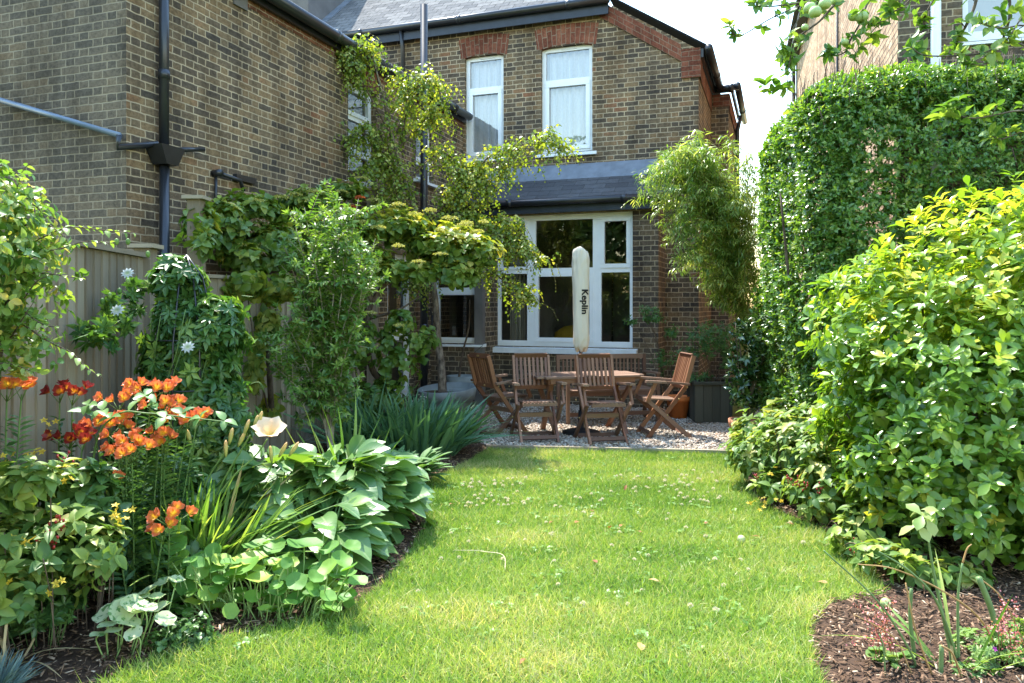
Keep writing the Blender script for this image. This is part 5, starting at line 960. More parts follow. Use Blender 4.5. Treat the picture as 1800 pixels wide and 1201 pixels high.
WP = m_petal('passion_petal', [(0, (.25, .33, .1)), (.5, (.45, .48, .43)), (1, (.5, .52, .5))], .3); BLU = m_petal('corona', [(0, (.12, .02, .10)), (.45, (.75, .75, .8)), (.6, (.14, .14, .5)), (1, (.22, .22, .65))], .2)
for (px, py, Y) in ((224, 480, 4.5), (330, 610, 4.33), (206, 545, 4.3)):
    cc = at(px, py, Y); q = LB(); ax = unit(A(.1, -.8, .5)); e1 = unit(np.cross(ax, A(0, 0, 1))); e2 = np.cross(ax, e1)
    for i in range(10): a = i*.628; r_ = e1*math.cos(a)+e2*math.sin(a); q.add([cc], [r_+ax*.1], [ax], .04, .017, T_OV, .5)
    fo = q.build('flower', WP, t); q = LB()
    for i in range(40): a = i*.157; r_ = e1*math.cos(a)+e2*math.sin(a); q.add([cc+ax*.004], [r_+ax*.15], [ax], .026, .0025, T_RH, .5)
    co_ = q.build('corona', BLU, fo); 
for (px, py) in ((193, 520), (210, 512), (180, 530), (225, 495), (260, 447), (205, 425), (225, 425)): m = MB(); cc = at(px, py, 4.35); m.blob(cc, .013, .013, .02, 8, 6); m.build('bud', LTG, t, True, True)
# --- honeysuckle, left edge
HON = m_leaf('honeysuckle_leaf', [(0, (.07, .15, .03)), (.5, (.13, .22, .05)), (.9, (.27, .33, .09)), (1, (.42, .34, .08))], .42, .4, .45)
hc = at(20, 560, 3.4); t = pl('honeysuckle', 'honeysuckle tumbling over the fence at the left edge with long arching sunlit shoots', 'climber', (hc[0], hc[1], 0)); lb = LB(); tips, ax = blob_tips(620, ms([(20, 400, 3.4, .24, .2, .22), (60, 460, 3.4, .18, .18, .16), (10, 540, 3.35, .22, .2, .25), (40, 620, 3.3, .17, .15, .14), (-10, 340, 3.5, .15, .2, .14), (-40, 470, 3.4, .25, .25, .45)]), .35, .1, .08, 5); rosette(lb, tips, ax, 4, .042, .026, T_OV2, (.8, 1.5), .05, .3, .5, U(.1, 1, len(tips)), dz=-.2)
q = []
for e in ([(30, 440, 3.4), (70, 420, 3.35), (120, 400, 3.35), (180, 405, 3.35), (240, 410, 3.4)], [(20, 380, 3.4), (30, 330, 3.4), (40, 300, 3.4), (55, 287, 3.4)], [(20, 480, 3.35), (70, 480, 3.3), (110, 485, 3.3), (145, 490, 3.3)], [(20, 560, 3.3), (60, 500, 3.25), (85, 485, 3.25)], [(30, 540, 3.3), (75, 570, 3.2), (105, 575, 3.2)], [(40, 570, 3.25), (85, 600, 3.2), (125, 620, 3.2), (150, 645, 3.2), (180, 665, 3.2)], [(10, 420, 3.4), (60, 390, 3.35), (100, 405, 3.3), (130, 440, 3.3)], [(0, 350, 3.4), (30, 345, 3.35), (70, 370, 3.35), (95, 420, 3.3)], [(20, 430, 3.35), (90, 440, 3.3), (150, 425, 3.35), (200, 428, 3.4)], [(15, 600, 3.3), (40, 560, 3.2), (60, 530, 3.2)], [(-20, 640, 3.3), (20, 640, 3.2), (60, 655, 3.2)], [(0, 400, 3.4), (20, 360, 3.3), (60, 350, 3.3), (70, 380, 3.3)]):
    p = P3(e); q.append((p, .0045, .0015, 6)); shoot_leaves(lb, poly(p, 8), .036, .046, .026, T_OV2, .1, .9, True, .6)
q += [([at(0, 800, 3.45)*A(1, 1, 0), *P3([(-5, 700, 3.45), (10, 560, 3.42), (20, 440, 3.4), (25, 400, 3.4)])], .014, .006, 6), ([at(-30, 800, 3.45)*A(1, 1, 0), *P3([(-30, 650, 3.45), (0, 500, 3.4), (60, 450, 3.4)])], .012, .004, 6)]
branches(t, q, STEMB, 'stems', 5); lb.build('foliage', HON, t)

# --- right side: tall clipped hedge
PRV = m_leaf('hedge_leaf', [(0, (.05, .12, .024)), (.5, (.10, .195, .038)), (.85, (.19, .275, .06)), (1, (.32, .36, .10))], .42, .3, .6, (1.4, 1.4, .4))
hd_ = pl('clipped_hedge', 'tall dense clipped hedge with small glossy leaves, its left end in full sun', 'hedge', (3.6, 7.4, 0))
n = 40000; x0, x1, y0_, y1_, zt_ = 2.66, 6.6, 6.55, 8.5, 3.58; r_ = .48
fs = rng.choice(3, n, p=[.28, .42, .30]); uu, vv = rng.random(n), rng.random(n); p = np.zeros((n, 3))
m = fs == 0; p[m] = np.stack([np.full(m.sum(), x0), y0_+(y1_-y0_)*uu[m], zt_*vv[m]], 1); m = fs == 1; p[m] = np.stack([x0+(x1-x0)*uu[m]**1.3, np.full(m.sum(), y0_), zt_*vv[m]], 1); m = fs == 2; p[m] = np.stack([x0+(x1-x0)*uu[m]**1.3, y0_+(y1_-y0_)*vv[m], np.full(m.sum(), zt_)], 1)
inn = np.clip(p, A(x0+r_, y0_+r_, -1), A(x1-r_, y1_-r_, zt_-r_)); nn = unit(p-inn); p = inn+nn*r_
p[:, 2] += np.clip((p[:, 0]-2.9)*.16, -.05, .30)*(p[:, 2]/zt_); p[:, 0] -= (p[:, 1]-y0_)*.05
dp = np.abs(rng.normal(size=n))*.16; dp[fs == 1] *= 1.35; p = p+nn*(lump(p, 2.6)*.13+lump(p, 7.)*.06)[:, None]-nn*dp[:, None]; ax = unit(nn+rdir(n)*.55+A(0, 0, .35))
keep = (p[:, 2] > .12)&~((fs == 1)&(p[:, 2] > 1.3)&(p[:, 2] < 2.5)&(lump(p, 3.3, 2.) > .25)&(rng.random(n) < .12)); p, ax, dp = p[keep], ax[keep], dp[keep]
lb = LB(); rosette(lb, p, ax, 5, .046, .025, T_RH, (.5, 1.35), .06, .3, .4, np.clip(U(.1, .8, len(p))+.2*(rng.random(len(p)) < .15), 0, 1)); lb.build('foliage', PRV, hd_, False)
m = MB()
for i in range(26): b = A(U(2.9, 6.2), U(6.9, 8.2), 0); e = b+A(U(-.5, .5), U(-.4, .2), U(2.3, 3.3)); m.tube(poly([b, (b+e)/2+A(U(-.15, .15), U(-.15, .1), 0), e], 5), taper(11, .03, .008), 6)
for i in range(120): b = A(U(2.9, 6.2), U(6.75, 8.2), U(.6, 3.)); m.tube([b, b+A(U(-.3, .3), U(-.25, .1), U(.15, .5))], .006, 4)
sp = p[(rng.random(len(p)) < .05)&(p[:, 2] > 3.25)]
for q in sp: m.tube([q, q+A(U(-.04, .04), U(-.04, .04), U(.08, .22))], .003, 4)
m.build('branches', BARK, hd_, True)
# --- bamboo
BAM = m_leaf('bamboo_leaf', [(0, (.06, .13, .02)), (.5, (.14, .22, .04)), (.85, (.26, .33, .08)), (1, (.40, .42, .14))], .42, .33, .5)
bb = at(1300, 735, 9.6); t = pl('bamboo', 'bamboo with arching canes and drooping narrow leaves between the house corner and the hedge', 'bamboo', (bb[0], bb[1], 0)); lb = LB(); q = []
ends = [(1222, 232), (1285, 245), (1240, 260), (1205, 265), (1125, 310), (1150, 305), (1170, 290), (1165, 390), (1190, 345), (1195, 430), (1215, 390), (1235, 450), (1245, 440), (1275, 480), (1270, 440), (1300, 500), (1300, 400), (1310, 330), (1260, 330), (1235, 310), (1280, 300), (1180, 360), (1205, 320), (1250, 400), (1300, 420), (1310, 280), (1215, 430), (1275, 420), (1225, 350), (1240, 360), (1320, 360), (1320, 430), (1270, 370), (1290, 350), (1250, 300), (1325, 270), (1330, 320), (1328, 380), (1332, 440), (1330, 500), (1325, 530), (1160, 320), (1185, 300), (1175, 410), (1200, 300), (1310, 540), (1130, 325), (1145, 342), (1160, 372), (1180, 420), (1192, 462), (1140, 318), (1155, 350), (1172, 330), (1205, 370)]
for ex, ey in ends+[(e[0]+U(-25, 30), e[1]+U(5, 45)) for e in ends[::2]]:
    Ye = 9.3+U(-.5, .35); apx = ex+(1300-ex)*.42; apy = max(275, ey-25-(1300-ex)*.12) if ex < 1215 else ey+55; mid = (1305-(1305-ex)*.10, 500, 9.5); pts = P3([(1300+U(-12, 25), 735, 9.6), mid, (apx, apy, (9.5+Ye)/2), (ex, ey, Ye)]); pth = poly(pts, 9); q.append((pts, .009, .0025, 8))
    for j in range(int(len(pth)*.42), len(pth)):
        for _ in range(3):
            d = rdir(1)[0]*A(1, 1, .6); e = pth[j]+d*U(.08, .26)+A(0, 0, -.02); shoot_leaves(lb, np.array([pth[j], (pth[j]+e)/2+A(0, 0, .03), e]), .028, .10, .017, T_LN, .35, .7, False, U(.1, 1), .5); q.append(([pth[j], e], .002, .001, 2)) if _ == 0 else None
branches(t, q, m_plain('bamboo_cane', (.25, .24, .08), .4, .4), 'canes', 5); lb.build('foliage', BAM, t)
# --- bay in the terracotta pot
BAY = m_leaf('bay_leaf', [(0, (.025, .06, .018)), (.6, (.045, .10, .025)), (1, (.13, .2, .05))], .22, .22, .7)
t = pl('bay_shrub', 'bay shrub with small dark glossy leaves in the terracotta pot', 'shrub', (bp[0], bp[1], .3)); lb = LB(); tips, ax = blob_tips(400, [(bp[0]+.02, bp[1]+.05, 1.0, .22, .22, .36), (bp[0]-.05, bp[1]+.02, .72, .19, .2, .3), (bp[0]+.12, bp[1]+.1, .75, .2, .2, .4), (bp[0]+.0, bp[1], 1.25, .15, .15, .16)], .4, .45, .06, 6, .35); rosette(lb, tips, ax, 6, .068, .025, T_LN, (.5, 1.2), .07, .3, .4); lb.build('foliage', BAY, t); m = MB()
for i in range(9): e = A(bp[0]+U(-.15, .2), bp[1]+U(-.1, .15), U(.8, 1.4)); m.tube(poly([(bp[0]+U(-.05, .05), bp[1], .28), (bp[0]+(e[0]-bp[0])*.5, bp[1], .7), e], 4), taper(9, .009, .004), 5)
m.build('stems', STEMB, t, True)
# --- feathery shrub in the wooden planter and one by the wall
ACR = m_leaf('feathery_leaf', [(0, (.035, .10, .035)), (1, (.08, .17, .05))], .35, .5, .3)
for (nm, lbl, base, bl, nn_, L_) in (('feathery_shrub', 'soft feathery green shrub growing in the dark wooden planter', (wp[0], wp[1], .42), ms([(1240, 600, 9.9, .28, .25, .32), (1200, 630, 9.9, .25, .2, .25), (1275, 610, 10., .2, .2, .35), (1225, 660, 9.9, .3, .2, .12)]), 340, .05), ('nandina', 'thin arching shrub with fine leaves against the brick pier right of the big window', (*at(1175, 740, 10.4)[:2], 0), ms([(1150, 560, 10.3, .22, .2, .16), (1180, 585, 10.3, .2, .2, .18), (1110, 565, 10.2, .14, .12, .07), (1165, 630, 10.3, .15, .15, .25), (1140, 545, 10.3, .16, .14, .08)]), 230, .045)):
    t = pl(nm, lbl, 'shrub', base); lb = LB(); tips, ax = blob_tips(nn_, bl, .5, .3, .1, 5); rosette(lb, tips, ax, 9, L_, .014, T_LN, (.5, 1.5), .1, .3, .4, dz=-.15); lb.build('foliage', ACR, t); m = MB(); b = A(*base)
    for i in range(0, len(tips), 12): m.tube(poly([b+A(U(-.1, .1), U(-.1, .1), 0), b*A(1, 1, 0)*.6+tips[i]*A(.4, .4, .65), tips[i]], 4), taper(9, .007, .002), 4)
    m.build('stems', STEMB, t, True)
# --- choisya
CHO = m_leaf('choisya_leaf', [(0, (.07, .155, .022)), (.35, (.13, .235, .032)), (.6, (.24, .34, .045)), (.8, (.42, .44, .07)), (1, (.54, .49, .10))], .44, .25, .6, (1.3, 1.25, .35))
t = pl('choisya_bush', 'big rounded bush with large glossy leaves and yellow new growth on top at right', 'shrub', (3.2, 4.9, 0)); lb = LB()
CB = [(3.30, 5.0, 1.12, 1.18, 1.0, 1.28), (2.75, 4.9, .85, .78, .8, .85), (2.6, 5.1, 1.35, .60, .6, .62), (3.6, 4.7, 1.5, .9, .8, .92), (3.0, 4.55, .7, .8, .55, .62), (4.2, 4.8, 1.2, .9, .8, 1.1), (3.0, 4.35, .42, .85, .42, .42), (2.45, 4.7, .5, .5, .5, .45)]
tips, ax = blob_tips(4900, CB, .24, .45, .14, 3.2, .08)
rn = np.clip(U(.0, .55, len(tips))+np.clip((ax[:, 2]-.25)*.45, 0, .4)*(tips[:, 2] > 1.25)+np.where(rng.random(len(tips)) < .06, .35, 0), 0, 1)
rosette(lb, tips, ax, 8, .076, .035, T_OB, (.6, 1.5), .06, .45, .45, rn, .14); lb.build('foliage', CHO, t)
m = MB()
for i in range(40): e = tips[rng.integers(len(tips))]; b = A(U(2.8, 3.6), U(4.7, 5.2), 0); m.tube(poly([b, (b*.5+e*.5)+A(0, 0, -.1), b*.12+e*.88], 5), taper(11, .02, .005), 5)
m.build('branches', BARK, t, True)
# --- hypericum, right
fl = [(1375, 880, 5.3), (1342, 885, 5.4), (1432, 875, 5.2), (1322, 882, 5.5), (1355, 830, 5.4)]; be = [(1385, 842, 5.25), (1415, 850, 5.2), (1440, 860, 5.15), (1530, 860, 4.9), (1400, 845, 5.2), (1530, 965, 4.4), (1510, 955, 4.5), (1330, 835, 5.5), (1505, 975, 4.4), (1620, 1020, 4.1)]
hyper('low spreading hypericum with yellow-green leaves and red berries at the right lawn edge', tuple(at(1440, 890, 5.5)*A(1, 1, 0)), ms([(1345, 800, 6.3, .34, .4, .26), (1400, 790, 6., .34, .4, .34), (1470, 820, 5.5, .34, .35, .30), (1370, 850, 5.7, .28, .3, .16), (1450, 860, 5.3, .26, .25, .18), (1440, 750, 6.1, .24, .3, .26), (1545, 920, 4.75, .26, .25, .22), (1330, 760, 6.9, .22, .3, .22), (1510, 930, 4.8, .2, .2, .16), (1590, 980, 4.35, .2, .15, .15), (1560, 985, 4.2, .22, .18, .14), (1625, 1005, 4.05, .2, .15, .13), (1500, 955, 4.55, .18, .15, .12), (1680, 1010, 4.1, .2, .15, .12)]), 950, fl, be, .075)
t = pl('trumpet_leaves', 'heart-leaved pale green trailing stems spilling over the terracotta pot', 'plant', tuple(at(1330, 790, 7.3)*A(1, 1, 0))); lb = LB(); tips, ax = blob_tips(110, ms([(1330, 765, 7.2, .22, .2, .2), (1300, 790, 7.3, .14, .12, .14), (1370, 730, 7.4, .2, .2, .16), (1320, 800, 7., .2, .15, .12)]), .3, .2, .05); rosette(lb, tips, ax, 4, .10, .085, T_HT, (.9, 1.5), .06, .3, .6, dz=-.2); lb.build('foliage', VINE, t)
m = MB(); b = A(*t.location)
for i in range(0, len(tips), 5): m.tube(poly([b+A(U(-.1, .1), U(-.1, .1), 0), (b+tips[i])/2+A(0, 0, .1), tips[i]], 4), .004, 4)
m.build('stems', STEM, t, True)
t = pl('dried_flower_spike', 'rust-brown dried spike standing at the lawn edge below the right bush', 'flower spike', tuple(gnd(1459, 925))); m = MB(); b = gnd(1459, 925); m.tube([b, b+A(0, 0, .30)], .004, 5); m.build('stem', STEMB, t, True); lb = LB(); n = 170; lb.add(b+np.stack([U(-.016, .016, n), U(-.016, .016, n), U(.03, .29, n)], 1), rdir(n), rdir(n), .022, .018, T_OV); lb.build('seeds', m_leaf('rust', [(0, (.22, .06, .015)), (1, (.45, .16, .05))], .2, .8), t)
# --- stalks and small plants in the right bed
STK = m_leaf('stalk', [(0, (.10, .18, .07)), (1, (.13, .21, .08))], .2)
ib = at(1660, 1190, 3.2); t = pl('iris_stalks', 'leggy cut and yellowing iris stalks leaning out of the bark in the right foreground', 'plant', (ib[0], ib[1], 0)); m = MB(); GS = m_plain('cut_stalk', (.13, .21, .075), .5, .35, .2, 8); TS = m_plain('tan_stalk', (.38, .23, .09), .6, .3, .25, 14); md = MB()
def stalk(mb_, pts, r0, r1, base=True):
    p = P3(pts); b = p[0]*A(1, 1, 0)+A(U(-.02, .02), U(-.02, .02), 0); pt = poly([b]+p, 6); mb_.tube(pt, taper(len(pt), r0, r1), 7)
for pts, a, b, tan in (([(1672, 1151, 3.2), (1642, 1010, 3.2), (1625, 900, 3.2)], .011, .003, 0), ([(1607, 1160, 3.15), (1545, 1060, 3.1), (1448, 968, 3.05)], .006, .003, 0), ([(1680, 1150, 3.2), (1645, 1055, 3.15), (1600, 1005, 3.1), (1545, 970, 3.1)], .008, .003, 0), ([(1686, 1180, 3.2), (1684, 1055, 3.2), (1692, 990, 3.2)], .008, .004, 0), ([(1692, 990, 3.2), (1700, 965, 3.2), (1708, 957, 3.2)], .004, .002, 2), ([(1762, 1165, 3.3), (1745, 1080, 3.3), (1720, 1015, 3.3)], .012, .013, 0), ([(1607, 1150, 3.25), (1600, 1090, 3.25), (1602, 1035, 3.25)], .010, .007, 0), ([(1640, 1190, 3.1), (1610, 1110, 3.1), (1592, 1025, 3.1)], .005, .003, 1), ([(1757, 1150, 3.3), (1720, 1085, 3.2), (1650, 1035, 3.15), (1570, 1000, 3.1), (1508, 992, 3.1)], .006, .002, 1), ([(1655, 1195, 3.1), (1655, 1135, 3.1)], .009, .009, 0), ([(1690, 1195, 3.08), (1675, 1150, 3.06), (1655, 1135, 3.05)], .004, .004, 1), ([(1556, 1195, 3.1), (1553, 1140, 3.1), (1546, 1115, 3.1)], .004, .003, 0), ([(1600, 1180, 3.1), (1570, 1120, 3.1), (1500, 1080, 3.05)], .004, .002, 1), ([(1790, 1110, 3.3), (1760, 1050, 3.3), (1720, 1015, 3.3)], .004, .003, 1)):
    if tan == 2:
        pt = poly(P3(pts), 6); md.tube(pt, taper(len(pt), a, b), 6)
    else: stalk(md if tan else m, pts, a, b)
m.build('stalks', GS, t, True, True); md.build('dried_stalks', TS, t, True, True)
lb = LB(); tp_ = P3([(1622, 900, 3.18), (1618, 895, 3.2), (1630, 905, 3.18), (1614, 920, 3.18)]); rosette(lb, tp_, [A(-.2, -.3, .9)]*4, 3, .075, .045, T_OB, (.8, 1.7), .02, .3, .3, dz=-.5); lb.build('leaves', m_leaf('pale_yellow_leaf', [(0, (.15, .23, .06)), (1, (.32, .36, .12))], .42), t)
lb = LB(); straps(lb, 9, at(1690, 1195, 3.15)*A(1, 1, 0), .14, .08, .36, .011, 1.0, [T_ST[2], T_ST[3]]); lb.build('strap_leaves', DL, t)
PINK = m_leaf('pink_flower', [(0, (.45, .10, .12)), (1, (.65, .26, .26))], .3)
for (lbl, base, area) in (('airy sprays of tiny pink heuchera flowers at the bark edge near the lawn', at(1560, 1170, 3.2), (1480, 1590, 1045, 1170)), ('airy sprays of tiny pink heuchera flowers in the bottom right corner', at(1775, 1195, 3.2), (1735, 1800, 1015, 1190))):
    t = pl('heuchera', lbl, 'flower', tuple(base*A(1, 1, 0))); m = MB(); lb = LB()
    for i in range(10):
        e = at(U(area[0], area[1]), U(area[2], area[3]-30), base[1]-U(0, .12)); b = base*A(1, 1, 0)+A(U(-.06, .06), U(-.05, .05), 0); pt = poly([b, (b+e)/2+A(0, 0, .05), e], 6); m.tube(pt, .0016, 4); k = 22; j = rng.integers(5, len(pt), k); lb.add(pt[j]+rng.normal(size=(k, 3))*.013, rdir(k), rdir(k), .009, .008, T_OV)
    lb2 = LB(); rosette(lb2, base*A(1, 1, 0)+A(0, 0, .03)+rng.normal(size=(14, 3))*A(.05, .04, .01), unit(A(0, 0, 1)+rng.normal(size=(14, 3))*.3), 2, .05, .05, T_RND, (1.1, 1.5)); lb2.build('foliage', LTG, t)
    m.build('stems', m_plain('reddish_stem', (.25, .09, .06), .6), t, True); prop(lb.build('flowers', PINK, t), kind='stuff')
mound('geranium', 'low geranium with small lobed pale green leaves at the bottom right corner', 'geranium', tuple(at(1740, 1190, 3.2)*A(1, 1, 0)), [(*at(1760, 1150, 3.25), .20, .16, .08), (*at(1700, 1185, 3.12), .14, .1, .06), (*at(1720, 1130, 3.4), .14, .14, .06), (*at(1800, 1130, 3.3), .14, .14, .1)], 190, .036, .036, T_PALM, LTG, 4)
m_ = MB(); t = pl('tiny_purple_flower', 'small magenta geranium flower beside the lobed leaves at right', 'flower', tuple(at(1748, 1140, 3.15)*A(1, 1, 0))); m_.tube([at(1748, 1190, 3.15)*A(1, 1, 0), at(1748, 1143, 3.15)], .0015, 4); m_.build('stem', STEM, t, True); q = LB(); star(q, at(1748, 1141, 3.14), 1, 0, .014); q.build('petals', m_petal('magenta', [(0, (.4, .02, .3)), (1, (.5, .05, .4))]), t)
# --- apple tree
APL = m_leaf('apple_leaf', [(0, (.06, .14, .03)), (.5, (.11, .20, .04)), (1, (.24, .32, .08))], .42, .4, .45, (1.3, 1.25, .4)); ABK = m_bark('apple_bark', (.06, .045, .035), (.17, .14, .10)); APP = m_plain('green_apple', (.38, .48, .17), .35, .45, .12, 14)
t = pl('apple_tree', 'apple tree overhanging from the right, thin twigs with green apples against the sky', 'tree', (4.3, 3.9, 0)); q = []; lb = LB(); TB = (4.3, 3.9)
q.append(([A(4.3, 3.9, 0), A(4.28, 3.92, .9), A(4.32, 3.95, 1.9), A(4.15, 4.0, 2.6)], .10, .06, 6))
hub = A(4.15, 4.0, 2.6); hub2 = at(1790, -160, 4.1)
q.append(([hub, A(3.6, 4.1, 3.15), hub2], .055, .025, 6)); q.append(([hub, A(3.7, 4.0, 2.75), at(1900, 120, 4.)], .03, .012, 6)); q.append(([hub2, at(1640, -120, 4.2), at(1520, -70, 4.3)], .022, .010, 6)); hub3 = at(1520, -70, 4.3); hub4 = at(1640, -120, 4.2); hub5 = at(1900, 120, 4.)
TW = [([hub3, *P3([(1480, -15, 4.3), (1420, 5, 4.3), (1360, 30, 4.3), (1302, 63, 4.3), (1288, 55, 4.3), (1282, 42, 4.3)])], .006, .002), ([hub3, *P3([(1460, -10, 4.35), (1400, 6, 4.35), (1337, 12, 4.35), (1328, 2, 4.35)])], .007, .003), ([hub3, *P3([(1490, -20, 4.2), (1465, 10, 4.2), (1440, 38, 4.2), (1400, 68, 4.2), (1392, 90, 4.2), (1385, 125, 4.2)])], .010, .003), ([hub4, *P3([(1560, -40, 4.2), (1528, 0, 4.2), (1512, 40, 4.2), (1495, 70, 4.2), (1485, 92, 4.2), (1462, 98, 4.2), (1450, 88, 4.2)])], .008, .003), ([hub4, *P3([(1600, -30, 4.1), (1575, 20, 4.1), (1545, 40, 4.1), (1520, 40, 4.1)])], .006, .003), ([hub2, *P3([(1660, -60, 4.), (1600, 0, 4.), (1570, 20, 4.), (1560, 0, 4.)])], .007, .003), ([hub4, *P3([(1650, -30, 4.1), (1625, 30, 4.1), (1625, 50, 4.1)])], .005, .003), ([hub2, *P3([(1730, -40, 4.), (1710, 20, 4.), (1690, 60, 4.), (1678, 80, 4.)])], .009, .006), ([hub2, *P3([(1775, -40, 3.9), (1775, 20, 3.9), (1768, 55, 3.9), (1752, 90, 3.9), (1735, 112, 3.9), (1710, 113, 3.9), (1685, 100, 3.9)])], .008, .003), ([hub5, *P3([(1840, 100, 3.9), (1780, 75, 3.9), (1720, 95, 3.9), (1630, 98, 3.9), (1600, 82, 3.9)])], .006, .003), ([hub5, *P3([(1850, 185, 3.6), (1780, 196, 3.6), (1710, 208, 3.6), (1668, 196, 3.6)])], .005, .003), ([hub5, *P3([(1850, 215, 3.6), (1795, 232, 3.6), (1760, 244, 3.6), (1738, 236, 3.6)])], .004, .002), ([hub2, *P3([(1820, -20, 3.9), (1790, 40, 3.9), (1770, 70, 3.9)])], .006, .003), ([hub5, *P3([(1860, 60, 3.7), (1800, 45, 3.7), (1760, 50, 3.7), (1720, 40, 3.7)])], .005, .002), ([hub3, *P3([(1450, -30, 4.3), (1390, 60, 4.25), (1384, 120, 4.25), (1385, 190, 4.25)])], .005, .002), ([hub4, *P3([(1590, -20, 4.15), (1530, 60, 4.15), (1500, 100, 4.15)])], .004, .002)]
for pts, a, b in TW:
    q.append((pts, a, b, 6)); pt = poly(pts, 6); e = pt[-1]; rosette(lb, [e, pt[-4]], [unit(pt[-1]-pt[-3]), rdir(1, .4)[0]], 5, .062, .032, T_OV2, (.5, 1.3), .03, .3, .4, dz=-.15)
    k = 8
    for _ in range(k):
        j = int(U(.25, 1)*(len(pt)-1)); d = rdir(1, .3)[0]; e = pt[j]+d*U(.01, .05); q.append(([pt[j], e], .003, .002, 2)); rosette(lb, [e], [d], 4, .050, .027, T_OV2, (.5, 1.3), .01, .35, .4, dz=-.15)
for (px, py, Y) in ((1382, 70, 4.2), (1378, 95, 4.2), (1392, 105, 4.2), (1375, 85, 4.18), (1345, 150, 4.25), (1358, 160, 4.25), (1370, 155, 4.25), (1668, 190, 3.58), (1685, 175, 3.58), (1655, 205, 3.58), (1735, 200, 3.6), (1700, 112, 3.9), (1740, 90, 3.9), (1600, 70, 4.), (1620, 90, 4.), (1785, 15, 3.8), (1760, 20, 3.8), (1540, 60, 4.1), (1510, 20, 4.1)): rosette(lb, [at(px, py, Y)], [rdir(1, .5)[0]], 5, .072, .037, T_OV2, (.6, 1.3), .01, .3, .4, dz=-.2)
branches(t, q, ABK, 'branches', 6); lb.build('foliage', APL, t)
for (px, py, Y) in ((1424, 14, 4.18), (1433, 21, 4.12), (1450, 7, 4.18), (1502, 27, 4.15), (1515, 30, 4.12), (1472, 1, 4.2), (1415, 48, 4.15), (1485, 74, 4.15)):
    m = MB(); r = .034 if py < 40 else .02; c = at(px, py, Y); m.lathe([(r*math.sin(a)*(1+.06*math.cos(a)), -r*.95*math.cos(a)+(.22*r*max(0, (abs(math.cos(a))-.8))*5*(-1 if math.cos(a) < 0 else 1)*1.0)) for a in np.linspace(0.001, math.pi-.001, 14)], 14, c); a_ = m.build('apple', APP, t, True, True); m = MB(); m.tube([c+A(0, 0, r*.7), c+A(.004, 0, r*1.5)], .0015, 4); m.build('stalk', BARK, a_); a_.children[0].location = (0, 0, 0); a_.children[0].data.transform(__import__('mathutils').Matrix.Translation(-Vector(t.location)))
# --- lawn litter: clover heads, windfalls, dry leaves
CLV = m_leaf('clover_head', [(0, (.62, .56, .48)), (.5, (.74, .72, .66)), (1, (.6, .42, .38))], .25, .8, .15)
def clover_mesh():
    q = LB(); n = 60; d = rdir(n); d[:, 2] = np.abs(d[:, 2]*1.1)-.15; q.add(d*.006+A(0, 0, .05), d+A(0, 0, .2), rdir(n), .008, .004, T_RH); return q
q = clover_mesh(); o = q.build('clover_flower', CLV); first = True
m = MB(); m.tube([(0, 0, 0), (.002, 0, .025), (0, 0, .05)], .0012, 4); st_me = m.data('stem', STEM)
spots = []
for (n, x0_, x1_, y0_, y1_) in ((44, 815, 925, 850, 900), (34, 1190, 1270, 835, 895), (16, 940, 1190, 830, 930), (26, 760, 1420, 880, 1010), (14, 700, 1400, 990, 1110), (14, 1100, 1200, 845, 875)):
    for _ in range(n): spots.append(gnd(U(x0_, x1_), U(y0_, y1_)))
spots = [p for p in spots if in_poly(np.array([p[0]]), np.array([p[1]]), LAWN)[0]]
for i, p in enumerate(spots):
    c = o if i == 0 else o.copy()
    if i: COL.objects.link(c)
    s = U(.85, 1.25); c.location = (p[0], p[1], U(-.018, 0)); c.scale = (s, s, s); c.rotation_euler = (U(-.3, .3), U(-.3, .3), U(0, 6)); prop(c, 'small round white clover flower head standing in the lawn grass', 'clover flower', 'clover flowers dotted over the lawn')
    stc = bpy.data.objects.new('stem', st_me); COL.objects.link(stc); stc.parent = c
DRY = m_leaf('dry_leaf', [(0, (.20, .07, .025)), (.6, (.32, .14, .05)), (1, (.42, .27, .10))], .2, .7)
def fallen(px, py, L, label, rnd, grp=None, W=None):
    q = LB(); q.add([(0, 0, 0)], [unit(A(U(-1, 1), U(-1, 1), .1))], [A(U(-.2, .2), U(-.2, .2), 1)], L, W or L*.5, T_BIG[2], rnd); o = q.build('fallen_leaf', DRY); p = gnd(px, py); o.location = (p[0], p[1], .035); prop(o, label, 'leaf', grp)
G2 = 'dry leaves lying on the lawn'; l2 = 'small dry brown leaf lying on the lawn grass'
for (px, py) in ((1010, 928), (972, 925), (1070, 938), (1090, 935), (1128, 945), (1035, 905), (1098, 870), (790, 895), (1240, 930), (1050, 1000)): fallen(px, py, .05, l2, U(0, .7), G2)
fallen(1140, 1030, .06, 'pale curled dry leaf lying in mid lawn nearest the house side of the foreground', 1.); fallen(1322, 952, .05, 'orange dry leaf lying next to the pale windfall apple', .4); fallen(925, 1172, .05, 'brown dry leaf lying at the very front of the lawn', .2); fallen(1382, 928, .05, 'orange-brown dry leaf near the dark shadow under the right bush', .5); fallen(1128, 1158, .07, 'yellowish torn leaf lying in the lawn foreground', 1.); fallen(1455, 1037, .06, 'yellow-brown leaf lying near the corner of the right bed', .9)
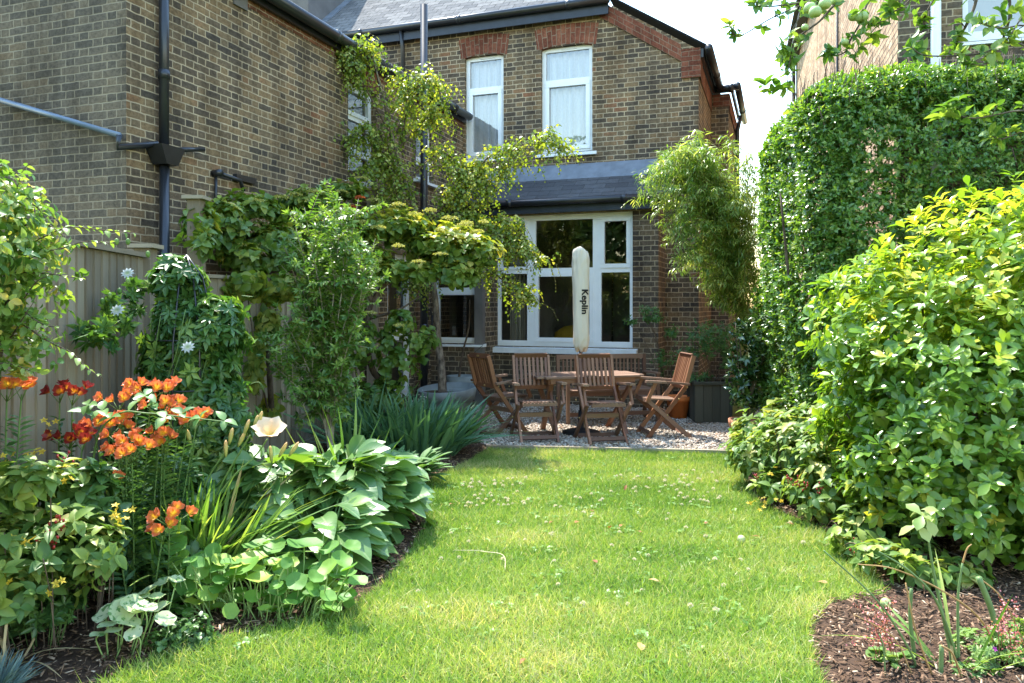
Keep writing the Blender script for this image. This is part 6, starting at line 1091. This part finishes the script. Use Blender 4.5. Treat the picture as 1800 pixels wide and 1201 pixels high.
def windfall(px, py, label, col, r):
    p = gnd(px, py); m = MB(); m.lathe([(r*math.sin(a), -r*.92*math.cos(a)) for a in np.linspace(.001, math.pi-.001, 12)], 14); o = m.build('windfall_apple', col, smooth=True); o.location = (p[0], p[1], r+.01); o.rotation_euler = (1.2, .4, 0); prop(o, label, 'apple')
windfall(1303, 958, 'pale yellow windfall apple lying on the lawn near the right bush', m_plain('pale_apple', (.52, .52, .28), .5, .3, .1, 20), .026); windfall(1557, 1073, 'green windfall apple lying on the bark in the right bed', APP, .026)
m = MB(); b = gnd(845, 978); e = gnd(888, 1012); m.tube(poly([b+A(0, 0, .03), (b+e)/2+A(.06, .05, .045), e+A(0, 0, .03)], 6), .002, 4); m.tube(poly([b+A(.02, .0, .035), b+A(-.16, .02, .03)], 2), .0015, 4); o = m.build('dry_straw', m_plain('straw_stalk', (.6, .5, .33), .7)); prop(o, 'long bent dry straw stalk lying across the middle of the lawn', 'straw')
# --- trees of the neighbouring gardens that the ground-floor panes mirror
NT_ = m_leaf('far_leaf', [(0, (.04, .09, .02)), (1, (.11, .18, .04))], .3, .5, .3)
for (x, y, h, r, lbl) in ((-7.6, -2.0, 8.5, 2.4, 'broad leafy tree beyond the left fence, mirrored in the ground-floor window'), (-10.5, 2.5, 7.0, 2.0, 'tall leafy tree beside the neighbouring wing, mirrored in the small window'), (-5.2, -8.5, 9.5, 2.8, 'big leafy tree at the far end of the garden, mirrored in the window glass')):
    t = pl('neighbour_tree', lbl, 'tree', (x, y, 0)); m = MB(); m.tube(poly([(x, y, 0), (x+.1, y, h*.3), (x, y+.1, h*.6), (x, y, h*.9)], 5), taper(16, .22, .04), 8); m.build('trunk', BARK, t, True); lb = LB(); tips, ax = blob_tips(2600, [(x, y, h*.62, r, r, h*.36), (x+r*.5, y-.4, h*.45, r*.7, r*.7, h*.22), (x-r*.4, y+.5, h*.5, r*.7, r*.7, h*.25)], .4, .3, .3, 1.5); rosette(lb, tips, ax, 4, .22, .14, T_RH, (.6, 1.4), .1); lb.build('crown', NT_, t, False)
